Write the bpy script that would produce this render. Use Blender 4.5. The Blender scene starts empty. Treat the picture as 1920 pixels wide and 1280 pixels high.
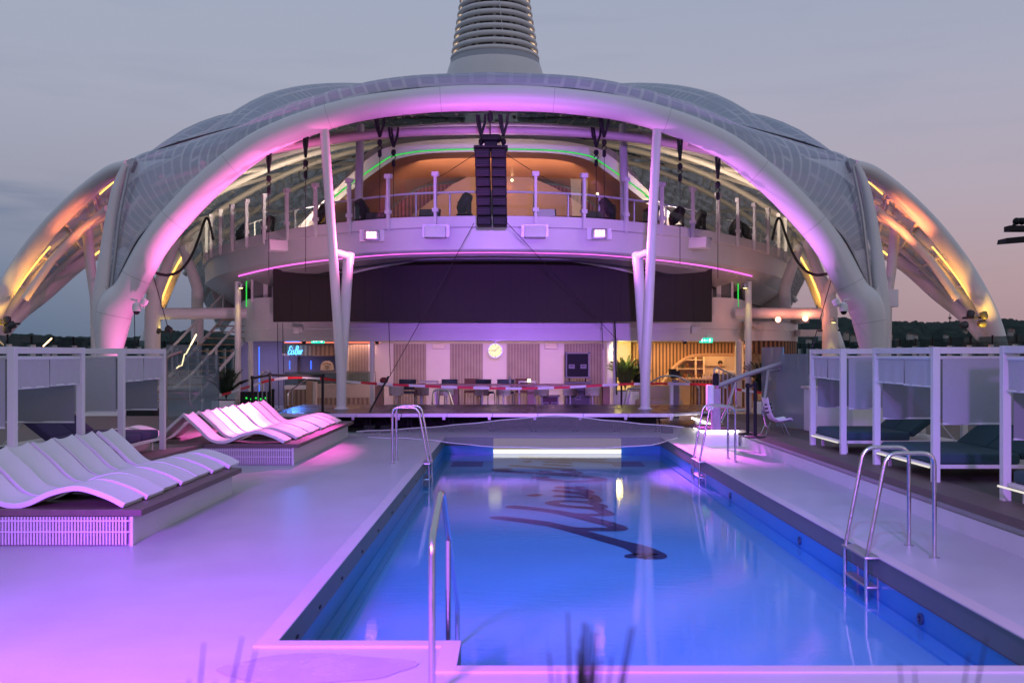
import bpy, bmesh, math, random
from mathutils import Vector, Matrix, noise
random.seed(7)
R = math.radians
SC = bpy.context.scene
COL = SC.collection
F, CX, CY, EYE = 1867.0, 960.0, 665.0, 2.0

# ------------------------------------------------------------------ camera
cam = bpy.data.cameras.new('camera'); camo = bpy.data.objects.new('camera', cam)
COL.objects.link(camo); SC.camera = camo
camo.location = (0, 0, EYE); camo.rotation_euler = (R(90), 0, 0)
cam.sensor_width = 36; cam.lens = F/1920*36; cam.shift_y = 25/1920
cam.clip_start = .1; cam.clip_end = 9000
cam.dof.use_dof = True; cam.dof.focus_distance = 20; cam.dof.aperture_fstop = 2.4

# ------------------------------------------------------------------ world: dusk sky
W = bpy.data.worlds.new('World'); SC.world = W; W.use_nodes = True
nt = W.node_tree; nt.nodes.clear()
def N(t, tree=None, **kw):
    n = (tree or nt).nodes.new(t)
    for k, v in kw.items(): setattr(n, k, v)
    return n
L = nt.links.new
wo = N('ShaderNodeOutputWorld'); bg = N('ShaderNodeBackground'); L(bg.outputs[0], wo.inputs[0])
tc = N('ShaderNodeTexCoord'); sx = N('ShaderNodeSeparateXYZ'); L(tc.outputs['Generated'], sx.inputs[0])
def ramp(stops, inp):
    r = N('ShaderNodeValToRGB'); e = r.color_ramp.elements
    while len(e) > 1: e.remove(e[-1])
    e[0].position = stops[0][0]; e[0].color = (*stops[0][1], 1)
    for p, c in stops[1:]:
        q = e.new(p); q.color = (*c, 1)
    L(inp, r.inputs[0]); return r
def srgb(r, g, b):
    f = lambda c: (c/255/12.92) if c/255 <= .04045 else ((c/255+.055)/1.055)**2.4
    return (f(r), f(g), f(b))
rl = ramp([(0, srgb(60,78,98)), (.004, srgb(88,108,132)), (.07, srgb(112,126,150)), (.15, srgb(148,150,168)), (.24, srgb(158,162,180)), (.36, srgb(156,165,186)), (1, srgb(136,152,182))], sx.outputs['Z'])
rr = ramp([(0, srgb(88,80,92)), (.004, srgb(158,132,142)), (.07, srgb(170,145,154)), (.15, srgb(170,158,172)), (.24, srgb(163,162,180)), (.36, srgb(150,160,182)), (1, srgb(136,152,182))], sx.outputs['Z'])
mr = N('ShaderNodeMapRange'); L(sx.outputs['X'], mr.inputs[0]); mr.inputs[1].default_value = -.45; mr.inputs[2].default_value = .4
mx = N('ShaderNodeMix', data_type='RGBA'); L(mr.outputs[0], mx.inputs[0]); L(rl.outputs[0], mx.inputs[6]); L(rr.outputs[0], mx.inputs[7])
# cloud streaks low on the left, faint wisps elsewhere
mp = N('ShaderNodeMapping'); mp.inputs['Scale'].default_value = (3.2, 3.2, 26); L(tc.outputs['Generated'], mp.inputs[0])
nz = N('ShaderNodeTexNoise'); nz.inputs['Scale'].default_value = 1.6; nz.inputs['Detail'].default_value = 6; L(mp.outputs[0], nz.inputs['Vector'])
cr1 = ramp([(.47, (0,0,0)), (.68, (1,1,1))], nz.outputs[0])
band = ramp([(.09, (0,0,0)), (.125, (1,1,1)), (.15, (1,1,1)), (.18, (0,0,0))], sx.outputs['Z'])
side = ramp([(0, (1,1,1)), (.14, (0,0,0))], mr.outputs[0])
m1 = N('ShaderNodeMath', operation='MULTIPLY'); L(cr1.outputs[0], m1.inputs[0]); L(band.outputs[0], m1.inputs[1])
m2 = N('ShaderNodeMath', operation='MULTIPLY'); L(m1.outputs[0], m2.inputs[0]); L(side.outputs[0], m2.inputs[1])
m4 = N('ShaderNodeMath', operation='MULTIPLY'); L(m2.outputs[0], m4.inputs[0]); m4.inputs[1].default_value = .5
wx = ramp([(.56, (0,0,0)), (.8, (1,1,1))], nz.outputs[0])
m3 = N('ShaderNodeMath', operation='MULTIPLY_ADD'); L(wx.outputs[0], m3.inputs[0]); m3.inputs[1].default_value = .12; L(m4.outputs[0], m3.inputs[2])
mx2 = N('ShaderNodeMix', data_type='RGBA'); L(m3.outputs[0], mx2.inputs[0]); L(mx.outputs[2], mx2.inputs[6]); mx2.inputs[7].default_value = (*srgb(92,112,142), 1)
sky = N('ShaderNodeTexSky'); sky.sky_type = 'NISHITA'; sky.sun_disc = False; sky.sun_elevation = R(-2); sky.sun_rotation = R(70)
ad = N('ShaderNodeMix', data_type='RGBA', blend_type='ADD'); ad.inputs[0].default_value = .05
L(mx2.outputs[2], ad.inputs[6]); L(sky.outputs[0], ad.inputs[7]); L(ad.outputs[2], bg.inputs[0]); bg.inputs[1].default_value = 1.08

def lamp(name, kind, loc, energy, color, target=None, size=.3, spot=60, blend=.6, sy=None):
    l = bpy.data.lights.new(name, kind); l.energy = energy; l.color = color
    o = bpy.data.objects.new(name, l); COL.objects.link(o); o.location = loc
    if kind == 'SPOT': l.spot_size = R(spot); l.spot_blend = blend; l.shadow_soft_size = size
    elif kind == 'AREA':
        l.size = size
        if sy: l.shape = 'RECTANGLE'; l.size_y = sy
    elif kind == 'POINT': l.shadow_soft_size = size
    else: l.angle = R(size)
    if target is not None:
        o.rotation_euler = (Vector(target)-Vector(loc)).to_track_quat('-Z', 'Y').to_euler()
    return o
lamp('sun', 'SUN', (40, -30, 20), .15, (1, .72, .62), (0, 20, 6), size=14)
SC.view_settings.view_transform = 'Standard'; SC.view_settings.look = 'None'
SC.view_settings.exposure = 0.0; SC.view_settings.gamma = 1
SC.render.engine = 'CYCLES'
SC.cycles.use_denoising = True; SC.cycles.max_bounces = 8; SC.cycles.transparent_max_bounces = 16
SC.cycles.caustics_reflective = False; SC.cycles.caustics_refractive = False; SC.cycles.sample_clamp_indirect = 4
SC.cycles.use_light_tree = True

VIO, MAG, PNK, AMB = (.50, .20, 1), (1, .12, .78), (1, .25, .62), (1, .42, .06)
# violet floods behind the viewer, unseen and without fixtures
lamp('violet_flood', 'SPOT', (-3.4, -1.2, 3.8), 25000, (.42, .06, 1), (-1.9, 6.3, 0), size=.8, spot=54, blend=1)
lamp('blue_fill', 'SPOT', (.2, -1.5, 9.5), 10500, (.16, .34, 1), (1.2, 14.5, 0), size=.12, spot=34, blend=1)  # fill added overhead to brighten the pool water
lamp('violet_beam', 'SPOT', (.6, -4, 3.4), 40000, (.44, .17, 1), (.3, 30, 5.0), size=.3, spot=21, blend=1)

# ------------------------------------------------------------------ helpers
def P(px, py, D): return Vector(((px-CX)/F*D, D, EYE+(CY-py)/F*D))
def X_(px, D): return (px-CX)/F*D
def Z_(py, D): return EYE+(CY-py)/F*D
def mir(px): return 1842-px
def cr(pts, n=8):
    pts = [Vector(p) for p in pts]; out = []
    for i in range(len(pts)-1):
        a = pts[i-1] if i else pts[0]*2-pts[1]; b = pts[i]; c = pts[i+1]
        d = pts[i+2] if i+2 < len(pts) else pts[-1]*2-pts[-2]
        for k in range(n):
            t = k/n
            out.append(.5*((2*b)+(c-a)*t+(2*a-5*b+4*c-d)*t*t+(3*b-a-3*c+d)*t**3))
    out.append(pts[-1].copy()); return out
def rounded(pts, r, n=5):
    pts = [Vector(p) for p in pts]; out = [pts[0]]
    for i in range(1, len(pts)-1):
        a, b, c = pts[i-1], pts[i], pts[i+1]
        q = min(r, (a-b).length*.49, (c-b).length*.49)
        s = b+(a-b).normalized()*q; e = b+(c-b).normalized()*q
        for k in range(n+1):
            t = k/n; out.append((1-t)**2*s+2*t*(1-t)*b+t*t*e)
    out.append(pts[-1]); return out
class MB:
    def __init__(s): s.v = []; s.f = []; s.sm = []
    def add(s, vs, fs, smooth=False):
        o = len(s.v); s.v += [Vector(p) for p in vs]; s.f += [tuple(i+o for i in f) for f in fs]; s.sm += [smooth]*len(fs); return s
    def box(s, a, b, rz=0, piv=None):
        (x0,y0,z0),(x1,y1,z1) = a, b
        vs = [Vector(p) for p in ((x0,y0,z0),(x1,y0,z0),(x1,y1,z0),(x0,y1,z0),(x0,y0,z1),(x1,y0,z1),(x1,y1,z1),(x0,y1,z1))]
        if rz:
            c = Vector(piv) if piv else Vector(((x0+x1)/2,(y0+y1)/2,0)); m = Matrix.Rotation(rz, 3, 'Z')
            vs = [m@(p-c)+c for p in vs]
        return s.add(vs, [(0,3,2,1),(4,5,6,7),(0,1,5,4),(1,2,6,5),(2,3,7,6),(3,0,4,7)])
    def cbox(s, c, d, rot=None):
        d = Vector(d)/2; vs = [Vector((x*d.x,y*d.y,z*d.z)) for z in (-1,1) for x,y in ((-1,-1),(1,-1),(1,1),(-1,1))]
        if rot: vs = [rot@p for p in vs]
        vs = [p+Vector(c) for p in vs]
        return s.add(vs, [(0,3,2,1),(4,5,6,7),(0,1,5,4),(1,2,6,5),(2,3,7,6),(3,0,4,7)])
    def rbox(s, c, d, r=.03, rz=0, n=3):      # rounded slab: profile rounded in plan and softened at the top
        m = Matrix.Rotation(rz, 3, 'Z'); hx, hy, hz = d[0]/2, d[1]/2, d[2]/2; rings = []
        for zz, ins in ((-hz, r*.6), (-hz+r*.5, .0), (hz-r*.6, 0), (hz-r*.15, r*.35), (hz, r)):
            ring = []
            for cx_, cy_, a0 in ((hx-r,hy-r,0),(-hx+r,hy-r,90),(-hx+r,-hy+r,180),(hx-r,-hy+r,270)):
                for k in range(n+1):
                    a = R(a0+90*k/n); rr_ = max(r-ins, .001); ring.append(m@Vector((cx_+rr_*math.cos(a), cy_+rr_*math.sin(a), zz))+Vector(c))
            rings.append(ring)
        nn = len(rings[0]); vs = sum(rings, []); fs = [tuple(range(nn))[::-1], tuple(range(4*nn, 5*nn))]
        for i in range(4):
            for k in range(nn): fs.append((i*nn+k, i*nn+(k+1)%nn, (i+1)*nn+(k+1)%nn, (i+1)*nn+k))
        return s.add(vs, fs, False)
    def tube(s, pts, r, seg=10, caps=True, sq=False, closed=False):
        pts = [Vector(p) for p in pts]; n = len(pts)
        rs = r if isinstance(r, (list, tuple)) else [r]*n
        vs = []; up = None
        for i in range(n):
            if closed: t = pts[(i+1)%n]-pts[i-1]
            else: t = (pts[min(i+1,n-1)]-pts[max(i-1,0)])
            if t.length < 1e-9: t = Vector((0,0,1))
            t.normalize()
            if up is None:
                up = Vector((0,0,1)) if abs(t.z) < .9 else Vector((0,1,0))
            up = (up-t*up.dot(t)); up.normalize(); sd = t.cross(up)
            k = 1
            if 0 < i < n-1:
                a = (pts[i]-pts[i-1]).normalized(); k = 1/max(.6, a.dot(t))
            for j in range(seg):
                a = 2*math.pi*(j+(.5 if sq else 0))/seg
                vs.append(pts[i]+(sd*math.cos(a)+up*math.sin(a))*rs[i]*(1.414 if sq else 1)*(k if sq else 1))
        fs = []
        for i in range(n if closed else n-1):
            for j in range(seg):
                i2 = (i+1)%n
                fs.append((i*seg+j, i*seg+(j+1)%seg, i2*seg+(j+1)%seg, i2*seg+j))
        if caps and not closed: fs += [tuple(range(seg))[::-1], tuple(range((n-1)*seg, n*seg))]
        return s.add(vs, fs, not sq)
    def lathe(s, prof, c=(0,0,0), seg=24, rot=None, sx=1, sy=1):
        vs = []; n = len(prof)
        for r, z in prof:
            for j in range(seg):
                a = 2*math.pi*j/seg; p = Vector((r*math.cos(a)*sx, r*math.sin(a)*sy, z))
                if rot: p = rot@p
                vs.append(p+Vector(c))
        fs = [(i*seg+j, i*seg+(j+1)%seg, (i+1)*seg+(j+1)%seg, (i+1)*seg+j) for i in range(n-1) for j in range(seg)]
        fs += [tuple(range(seg))[::-1], tuple(range((n-1)*seg, n*seg))]
        return s.add(vs, fs, True)
    def grid(s, rows, smooth=True):
        m = len(rows[0]); vs = sum(rows, [])
        fs = [(i*m+j, i*m+j+1, (i+1)*m+j+1, (i+1)*m+j) for i in range(len(rows)-1) for j in range(m-1)]
        return s.add(vs, fs, smooth)
    def slab(s, rows, t, smooth=True):        # thickened grid, t = offset vector
        m, n = len(rows[0]), len(rows); t = Vector(t)
        vs = [Vector(p) for r_ in rows for p in r_]; vs += [p+t for p in vs[:m*n]]
        fs = [(i*m+j, i*m+j+1, (i+1)*m+j+1, (i+1)*m+j) for i in range(n-1) for j in range(m-1)]
        fs += [tuple(q+m*n for q in f[::-1]) for f in fs]
        b = [i for i in range(m)]+[i*m+m-1 for i in range(1, n)]+[(n-1)*m+j for j in range(m-2, -1, -1)]+[i*m for i in range(n-2, 0, -1)]
        s.add(vs, fs, smooth); o = len(s.v)-2*m*n
        for k in range(len(b)):
            a, c = b[k], b[(k+1)%len(b)]
            s.f.append((o+a, o+a+m*n, o+c+m*n, o+c)); s.sm.append(False)
        return s
    def prism(s, poly, off):                  # polygon (3d points) extruded by off
        n = len(poly); off = Vector(off); vs = [Vector(p) for p in poly]; vs += [p+off for p in vs]
        return s.add(vs, [tuple(range(n))[::-1], tuple(range(n, 2*n))]+[(i, (i+1)%n, n+(i+1)%n, n+i) for i in range(n)])
    def sph(s, c, r, seg=12, sc=(1,1,1)):
        pr = [(r*math.sin(math.pi*i/8)+.0005, -r*math.cos(math.pi*i/8)*sc[2]) for i in range(9)]
        return s.lathe(pr, c, seg, sx=sc[0], sy=sc[1])
    def build(s, name, mat, parent=None, bevel=0, uv=None):
        o0 = ORG.get(parent.name, Vector()) if parent else Vector()
        me = bpy.data.meshes.new(name); me.from_pydata([tuple(p-o0) for p in s.v], [], s.f)
        me.polygons.foreach_set('use_smooth', s.sm); me.materials.append(mat); me.update()
        bm = bmesh.new(); bm.from_mesh(me); bmesh.ops.recalc_face_normals(bm, faces=bm.faces); bm.to_mesh(me); bm.free()
        try: me.set_sharp_from_angle(angle=R(40))
        except Exception: pass
        o = bpy.data.objects.new(name, me); COL.objects.link(o)
        if parent: o.parent = parent
        ORG[o.name] = o0
        if bevel:
            m = o.modifiers.new('bevel', 'BEVEL'); m.width = bevel; m.segments = 2; m.limit_method = 'ANGLE'; m.angle_limit = R(40)
        return o
ORG = {}
def tag(o, label=None, cat=None, group=None, kind=None):
    if label: o['label'] = label
    if cat: o['category'] = cat
    if group: o['group'] = group
    if kind: o['kind'] = kind
    return o
def thing(name, loc, label, cat, group=None):
    o = bpy.data.objects.new(name, None); o.empty_display_size = .2; COL.objects.link(o); o.location = loc; ORG[o.name] = Vector(loc)
    return tag(o, label, cat, group)
def dup(root, loc, rz=None, label=None, cat=None, sc=None):
    r = root.copy(); COL.objects.link(r); r.location = loc
    if rz is not None: r.rotation_euler = (0, 0, rz)
    if sc: r.scale = sc
    if label: r['label'] = label
    def rec(a, b):
        for ch in list(a.children):
            c = ch.copy(); COL.objects.link(c); c.parent = b; rec(ch, c)
    rec(root, r); return r
ORD = ['first','second','third','fourth','fifth','sixth','seventh','eighth','ninth','tenth','eleventh','twelfth','thirteenth','fourteenth']

# ------------------------------------------------------------------ materials
MC = {}
def mat(name, col, rough=.5, metal=0, var=.08, vs=6, bump=0, bs=40, spec=.5, alpha=1, coat=0):
    if name in MC: return MC[name]
    m = bpy.data.materials.new(name); m.use_nodes = True; t = m.node_tree; b = t.nodes['Principled BSDF']
    b.inputs['Roughness'].default_value = rough; b.inputs['Metallic'].default_value = metal
    b.inputs['Specular IOR Level'].default_value = spec; b.inputs['Coat Weight'].default_value = coat
    co = t.nodes.new('ShaderNodeTexCoord')
    if var:
        n1 = t.nodes.new('ShaderNodeTexNoise'); n1.inputs['Scale'].default_value = vs; n1.inputs['Detail'].default_value = 8; n1.inputs['Roughness'].default_value = .62
        t.links.new(co.outputs['Object'], n1.inputs['Vector'])
        x = t.nodes.new('ShaderNodeMix'); x.data_type = 'RGBA'
        x.inputs[6].default_value = (*[max(0, c*(1-var*1.6)) for c in col], 1); x.inputs[7].default_value = (*[min(1, c*(1+var*1.2)) for c in col], 1)
        t.links.new(n1.outputs[0], x.inputs[0]); t.links.new(x.outputs[2], b.inputs['Base Color'])
        rr_ = t.nodes.new('ShaderNodeMapRange'); rr_.inputs[3].default_value = max(0, rough-.1); rr_.inputs[4].default_value = min(1, rough+.12)
        t.links.new(n1.outputs[0], rr_.inputs[0]); t.links.new(rr_.outputs[0], b.inputs['Roughness'])
    else: b.inputs['Base Color'].default_value = (*col, 1)
    if bump:
        n2 = t.nodes.new('ShaderNodeTexNoise'); n2.inputs['Scale'].default_value = bs; n2.inputs['Detail'].default_value = 4
        t.links.new(co.outputs['Object'], n2.inputs['Vector'])
        bp = t.nodes.new('ShaderNodeBump'); bp.inputs['Strength'].default_value = bump; bp.inputs['Distance'].default_value = .02
        t.links.new(n2.outputs[0], bp.inputs['Height']); t.links.new(bp.outputs[0], b.inputs['Normal'])
    b.inputs['Alpha'].default_value = alpha
    MC[name] = m; return m
def emis(name, col, s):
    m = bpy.data.materials.new(name); m.use_nodes = True; t = m.node_tree; t.nodes.clear()
    e = t.nodes.new('ShaderNodeEmission'); e.inputs[0].default_value = (*col, 1); e.inputs[1].default_value = s
    o = t.nodes.new('ShaderNodeOutputMaterial'); t.links.new(e.outputs[0], o.inputs[0]); MC[name] = m; return m
def schlick(t, f0, normal=None, top=1):
    g = t.nodes.new('ShaderNodeNewGeometry'); d = t.nodes.new('ShaderNodeVectorMath'); d.operation = 'DOT_PRODUCT'
    t.links.new(g.outputs['Incoming'], d.inputs[0]); t.links.new(normal or g.outputs['Normal'], d.inputs[1]); l = t.links.new
    def m(op, a, b=None):
        n = t.nodes.new('ShaderNodeMath'); n.operation = op; n.use_clamp = op in ('SUBTRACT',)
        if hasattr(a, 'links'): l(a, n.inputs[0])
        else: n.inputs[0].default_value = a
        if b is not None:
            if hasattr(b, 'links'): l(b, n.inputs[1])
            else: n.inputs[1].default_value = b
        return n.outputs[0]
    p = m('POWER', m('SUBTRACT', 1.0, m('ABSOLUTE', d.outputs['Value'])), 5.0)
    return m('ADD', m('MULTIPLY', p, top-f0), f0)
def glassy(name, tint, alpha, rough=.02, diff=None, dmix=0):
    # thin sheet: fresnel reflection over a clear tinted sheet, optional milky share
    m = bpy.data.materials.new(name); m.use_nodes = True; t = m.node_tree; t.nodes.clear()
    o = t.nodes.new('ShaderNodeOutputMaterial'); tr = t.nodes.new('ShaderNodeBsdfTransparent'); tr.inputs[0].default_value = (*tint, 1)
    gl = t.nodes.new('ShaderNodeBsdfGlossy'); gl.inputs['Roughness'].default_value = rough
    mx_ = t.nodes.new('ShaderNodeMixShader'); t.links.new(schlick(t, alpha*.35), mx_.inputs[0]); t.links.new(tr.outputs[0], mx_.inputs[1]); t.links.new(gl.outputs[0], mx_.inputs[2])
    last = mx_
    if diff:
        d = t.nodes.new('ShaderNodeBsdfDiffuse'); d.inputs[0].default_value = (*diff, 1)
        m2_ = t.nodes.new('ShaderNodeMixShader'); m2_.inputs[0].default_value = dmix
        t.links.new(mx_.outputs[0], m2_.inputs[1]); t.links.new(d.outputs[0], m2_.inputs[2]); last = m2_
    t.links.new(last.outputs[0], o.inputs[0]); MC[name] = m; return m
def stripes(name, c1, c2, axis, freq, duty=.5, rough=.6, bump=.6, spec=.3):
    # soft sheet with regular dark gaps along one axis (slats, fluted panels, folds)
    m = bpy.data.materials.new(name); m.use_nodes = True; t = m.node_tree; b = t.nodes['Principled BSDF']
    co = t.nodes.new('ShaderNodeTexCoord'); s_ = t.nodes.new('ShaderNodeSeparateXYZ'); t.links.new(co.outputs['Object'], s_.inputs[0])
    a = t.nodes.new('ShaderNodeMath'); a.operation = 'MULTIPLY'; a.inputs[1].default_value = freq; t.links.new(s_.outputs[axis], a.inputs[0])
    f_ = t.nodes.new('ShaderNodeMath'); f_.operation = 'PINGPONG'; f_.inputs[1].default_value = .5; t.links.new(a.outputs[0], f_.inputs[0])
    r_ = t.nodes.new('ShaderNodeMapRange'); r_.inputs[1].default_value = duty*.5-.06; r_.inputs[2].default_value = duty*.5+.06; t.links.new(f_.outputs[0], r_.inputs[0])
    n1 = t.nodes.new('ShaderNodeTexNoise'); n1.inputs['Scale'].default_value = 3; n1.inputs['Detail'].default_value = 6; t.links.new(co.outputs['Object'], n1.inputs['Vector'])
    x = t.nodes.new('ShaderNodeMix'); x.data_type = 'RGBA'; x.inputs[6].default_value = (*c1, 1); x.inputs[7].default_value = (*c2, 1); t.links.new(r_.outputs[0], x.inputs[0])
    y = t.nodes.new('ShaderNodeMix'); y.data_type = 'RGBA'; y.blend_type = 'MULTIPLY'; y.inputs[0].default_value = .35; t.links.new(x.outputs[2], y.inputs[6]); t.links.new(n1.outputs[0], y.inputs[7])
    t.links.new(y.outputs[2], b.inputs['Base Color']); b.inputs['Roughness'].default_value = rough; b.inputs['Specular IOR Level'].default_value = spec
    bp = t.nodes.new('ShaderNodeBump'); bp.inputs['Strength'].default_value = bump; bp.inputs['Distance'].default_value = .01; t.links.new(r_.outputs[0], bp.inputs['Height']); t.links.new(bp.outputs[0], b.inputs['Normal'])
    MC[name] = m; return m
white = mat('white_paint', (.74,.72,.72), .38, var=.05, vs=1.2, bump=.03, bs=6)
whitem = mat('white_moulded', (.78,.78,.79), .55, var=.05, vs=3, bump=.05, bs=90)
cream = mat('cream_paint', (.62,.56,.50), .45, var=.07, vs=1.5)
beige = mat('beige_tube', (.60,.53,.46), .4, var=.06, vs=2)
steel = mat('brushed_steel', (.62,.60,.60), .22, 1, var=.08, vs=20)
steelm = mat('matt_steel', (.42,.42,.44), .4, .8, var=.08, vs=10)
trim = mat('case_trim', (.26,.26,.28), .5, var=.1)
black = mat('black_paint', (.014,.014,.016), .55, var=.2, vs=8, spec=.2)
blackr = mat('black_rubber', (.012,.012,.013), .75, var=.2)
dgrey = mat('dark_grey_metal', (.06,.062,.07), .45, .3, var=.15)
screen_m = mat('led_screen_face', (.036,.029,.028), .7, var=.12, vs=.5, spec=.3)
teal = mat('teal_cushion', (.030,.075,.095), .85, var=.2, vs=14, bump=.25, bs=30)
navy = mat('navy_cushion', (.045,.05,.10), .85, var=.2, vs=14, bump=.25, bs=30)
fabric = mat('grey_screen_fabric', (.42,.43,.46), .9, var=.06, vs=20, bump=.15, bs=200)
fabricd = mat('grey_mesh_fabric', (.26,.27,.29), .9, var=.06, vs=20, bump=.15, bs=200)
teak = mat('brown_teak', (.13,.095,.085), .55, var=.2, vs=8, bump=.1, bs=30)
copper = mat('copper_ceiling', (.36,.21,.13), .35, .3, var=.12, vs=.8)
oak = mat('oak_wood', (.42,.27,.17), .5, var=.15, vs=5)
wallw = mat('white_wall_panel', (.60,.55,.55), .5, var=.05, vs=1)
green_e = emis('green_led', (.05,1,.12), .8)
pink_e = emis('pink_led', (1,.12,.78), 2.2)
amb_e = emis('amber_led', (1,.5,.08), 4)
warm_e = emis('warm_led', (1,.66,.36), 5)

# ================================================================== SETTING
def struct(o): o['kind'] = 'structure'; return o
# sea and far hills
seam = mat('sea_water', (.03,.06,.085), .12, var=.25, vs=.02, bump=.5, bs=.6)
struct(MB().add([(-6000,-2000,-36),(6000,-2000,-36),(6000,7000,-36),(-6000,7000,-36)], [(0,1,2,3)]).build('sea', seam))
hillm = mat('hazy_woods', (.030,.048,.042), .95, var=.7, vs=.05, spec=.05)  # slight distance haze is mixed into the bluish-green of the woods
def hill(name, px0, px1, D0, prof, seed, depth=500):
    rows = []; n = 190
    for j in range(15):
        t = j/14; D = D0+depth*t; row = []
        for i in range(n+1):
            px = px0+(px1-px0)*i/n; X = X_(px, D0)*(1+.25*t)
            py = prof[0][1]
            for (a, ya), (b, yb) in zip(prof, prof[1:]):
                if a <= px <= b: k = (px-a)/(b-a); k = k*k*(3-2*k); py = ya+(yb-ya)*k
            if px > prof[-1][0]: py = prof[-1][1]
            top = Z_(py, D0+depth*.7)
            h = math.sin(min(1, t/.7)*math.pi/2) if t < .7 else math.cos((t-.7)/.3*math.pi/2)*.6+.4
            q = noise.noise(Vector((X*.012, D*.012, seed)))*14+noise.noise(Vector((X*.06, D*.06, seed)))*6
            z = -37+(top+37)*h+q*min(1, t*4)*(.35 if .5 < t < .9 else 1)+random.uniform(-2.2,2.2)*min(1,t*5)
            row.append(Vector((X, D, z)))
        rows.append(row)
    return struct(MB().grid(rows, False).build(name, hillm))
hill('hills', -260, 900, 1500, [(-260,622),(0,626),(90,632),(175,636),(240,630),(300,620),(360,622),(470,632),(900,640)], 3.1)
hill('hills', 1290, 2150, 1300, [(1290,612),(1440,604),(1500,596),(1560,600),(1640,596),(1690,600),(1750,606),(1800,608),(1860,604),(1940,600),(2150,610)], 8.7)
hm = [mat('house_wall_%s' % n, c, .8, var=.1) for n, c in (('cream', (.34,.29,.25)), ('rose', (.30,.22,.20)), ('pale', (.36,.34,.33)))]
hr_ = mat('house_roof', (.12,.06,.045), .8, var=.2)
for i in range(64):
    px = random.uniform(1470, 1930); t = random.uniform(.12,.62); D = 1300+500*t
    py = 600+(1-t)*46+random.uniform(-6,8)
    if i % 6 == 0: px = random.uniform(1300, 1480)
    X, z = X_(px, D), Z_(py, D); w, d, h = random.uniform(4,8.5), 7, random.uniform(2.6,4.6)
    th = thing('hillside_house', (X, D, z-4), 'tiny pale house with a tiled roof among the dark woods of the right hillside', 'house', 'houses on the far hillside')
    MB().box((X-w/2,D,z-6),(X+w/2,D+d,z+h)).build('wall', random.choice(hm), th)
    MB().prism([(X-w/2-.5,D-.5,z+h+.02),(X+w/2+.5,D-.5,z+h+.02),(X,D-.5,z+h+random.uniform(1.2,2.2))], (0,d+1,0)).build('roof', hr_, th)
mast = thing('radio_mast', P(1781,612,1700), 'thin radio mast on the crest of the right hillside', 'mast')
MB().tube([P(1781,614,1700), P(1781,603,1700), P(1781,588,1700)], [1.2,.9,.5], 6).build('pole', dgrey, mast)
MB().box(P(1779,598,1700), P(1783,594,1702)).build('antenna', dgrey, mast)

# ------------------------------------------------------------------ deck and pool
PX0, PX1, PD0, PD1, PDN, NX = -1.64, 3.61, 6.94, 24.3, 6.38, -.355
WZ, FZ = -.40, -.46
deckm = mat('pool_deck_resin', (.45,.47,.50), .34, var=.11, vs=1.3, bump=.10, bs=22)
dm = deckm.node_tree
b_ = MB()
for x0, x1, y0, y1 in ((-16.5,PX0,-8,62),(PX1,16.5,-8,62),(PX0,PX1,PD1,62),(PX0,NX,-8,PD0),(NX,PX1,-8,PDN)):
    b_.add([(x0,y0,0),(x1,y0,0),(x1,y1,0),(x0,y1,0)], [(0,1,2,3)])
struct(b_.build('deck', deckm))
struct(MB().box((-16.6,-9,-36.5),(16.6,63,-1.9)).build('ship_hull', white))
copm = mat('pool_coping', (.52,.48,.50), .45, var=.07, vs=1.5, bump=.04)
cz = .012; b_ = MB()
b_.box((PX0-.13,PD0,.0),(PX0+.012,PD1,cz)); b_.box((PX1-.012,PDN,0),(PX1+.13,PD1,cz))
b_.box((PX0-.13,PD0-.13,0),(NX-.0,PD0-.001,cz)); b_.box((NX-.13,PDN-.12,0),(NX+.0,PD0-.131,cz)); b_.box((NX+.001,PDN-.12,0),(PX1+.13,PDN-.001,cz)); b_.box((PX0-.13,PD1+.001,0),(PX1+.13,PD1+.15,cz))
struct(b_.build('pool_coping', copm))
# stain on the near landing
stm = mat('damp_patch', (.40,.38,.42), .25, var=.15, vs=3)
vs = []
for k in range(40):
    a = 2*math.pi*k/40; r = 1+.22*noise.noise(Vector((math.cos(a)*1.3, math.sin(a)*1.3, 2)))
    vs.append((-1.25+.62*r*math.cos(a), 6.35+.30*r*math.sin(a), .004))
struct(MB().add(vs, [tuple(range(40))]).build('damp_patch', stm))
gutm = mat('pool_gutter_wall', (.10,.135,.14), .5, var=.15, vs=3)
blum = mat('pool_blue_wall', (.02,.22,.50), .35, var=.12, vs=2)
flom = mat('pool_floor_blue', (.17,.46,.66), .45, var=.12, vs=.7)
inkm = mat('pool_ink', (.012,.02,.09), .5, var=.1)
linem = mat('pool_brown_trim', (.10,.05,.05), .5)
def loopwalls(z1, z0, ins, m, name):
    pts = [(PX0+ins,PD0+ins),(NX+ins,PD0+ins),(NX+ins,PDN+ins),(PX1-ins,PDN+ins),(PX1-ins,PD1-ins),(PX0+ins,PD1-ins)]
    b = MB()
    for i in range(6):
        a, c = pts[i], pts[(i+1) % 6]
        b.add([(*a,z1),(*c,z1),(*c,z0),(*a,z0)], [(0,1,2,3)])
    return struct(b.build(name, m))
loopwalls(0, -.20, 0, gutm, 'pool_gutter')
loopwalls(-.20, -.215, -.008, linem, 'pool_trim')
loopwalls(-.215, FZ, -.012, blum, 'pool_walls')
struct(MB().add([(PX0-.05,PDN-.05,FZ),(PX1+.05,PDN-.05,FZ),(PX1+.05,PD1+.05,FZ),(PX0-.05,PD1+.05,FZ)], [(0,1,2,3)]).build('pool_floor', flom))
lb = MB(); lb.box((PX0-.01,PDN,FZ),(PX0+.16,PD1,WZ-.03)); lb.box((PX1-.16,PDN,FZ),(PX1+.01,PD1,WZ-.03))
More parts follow.
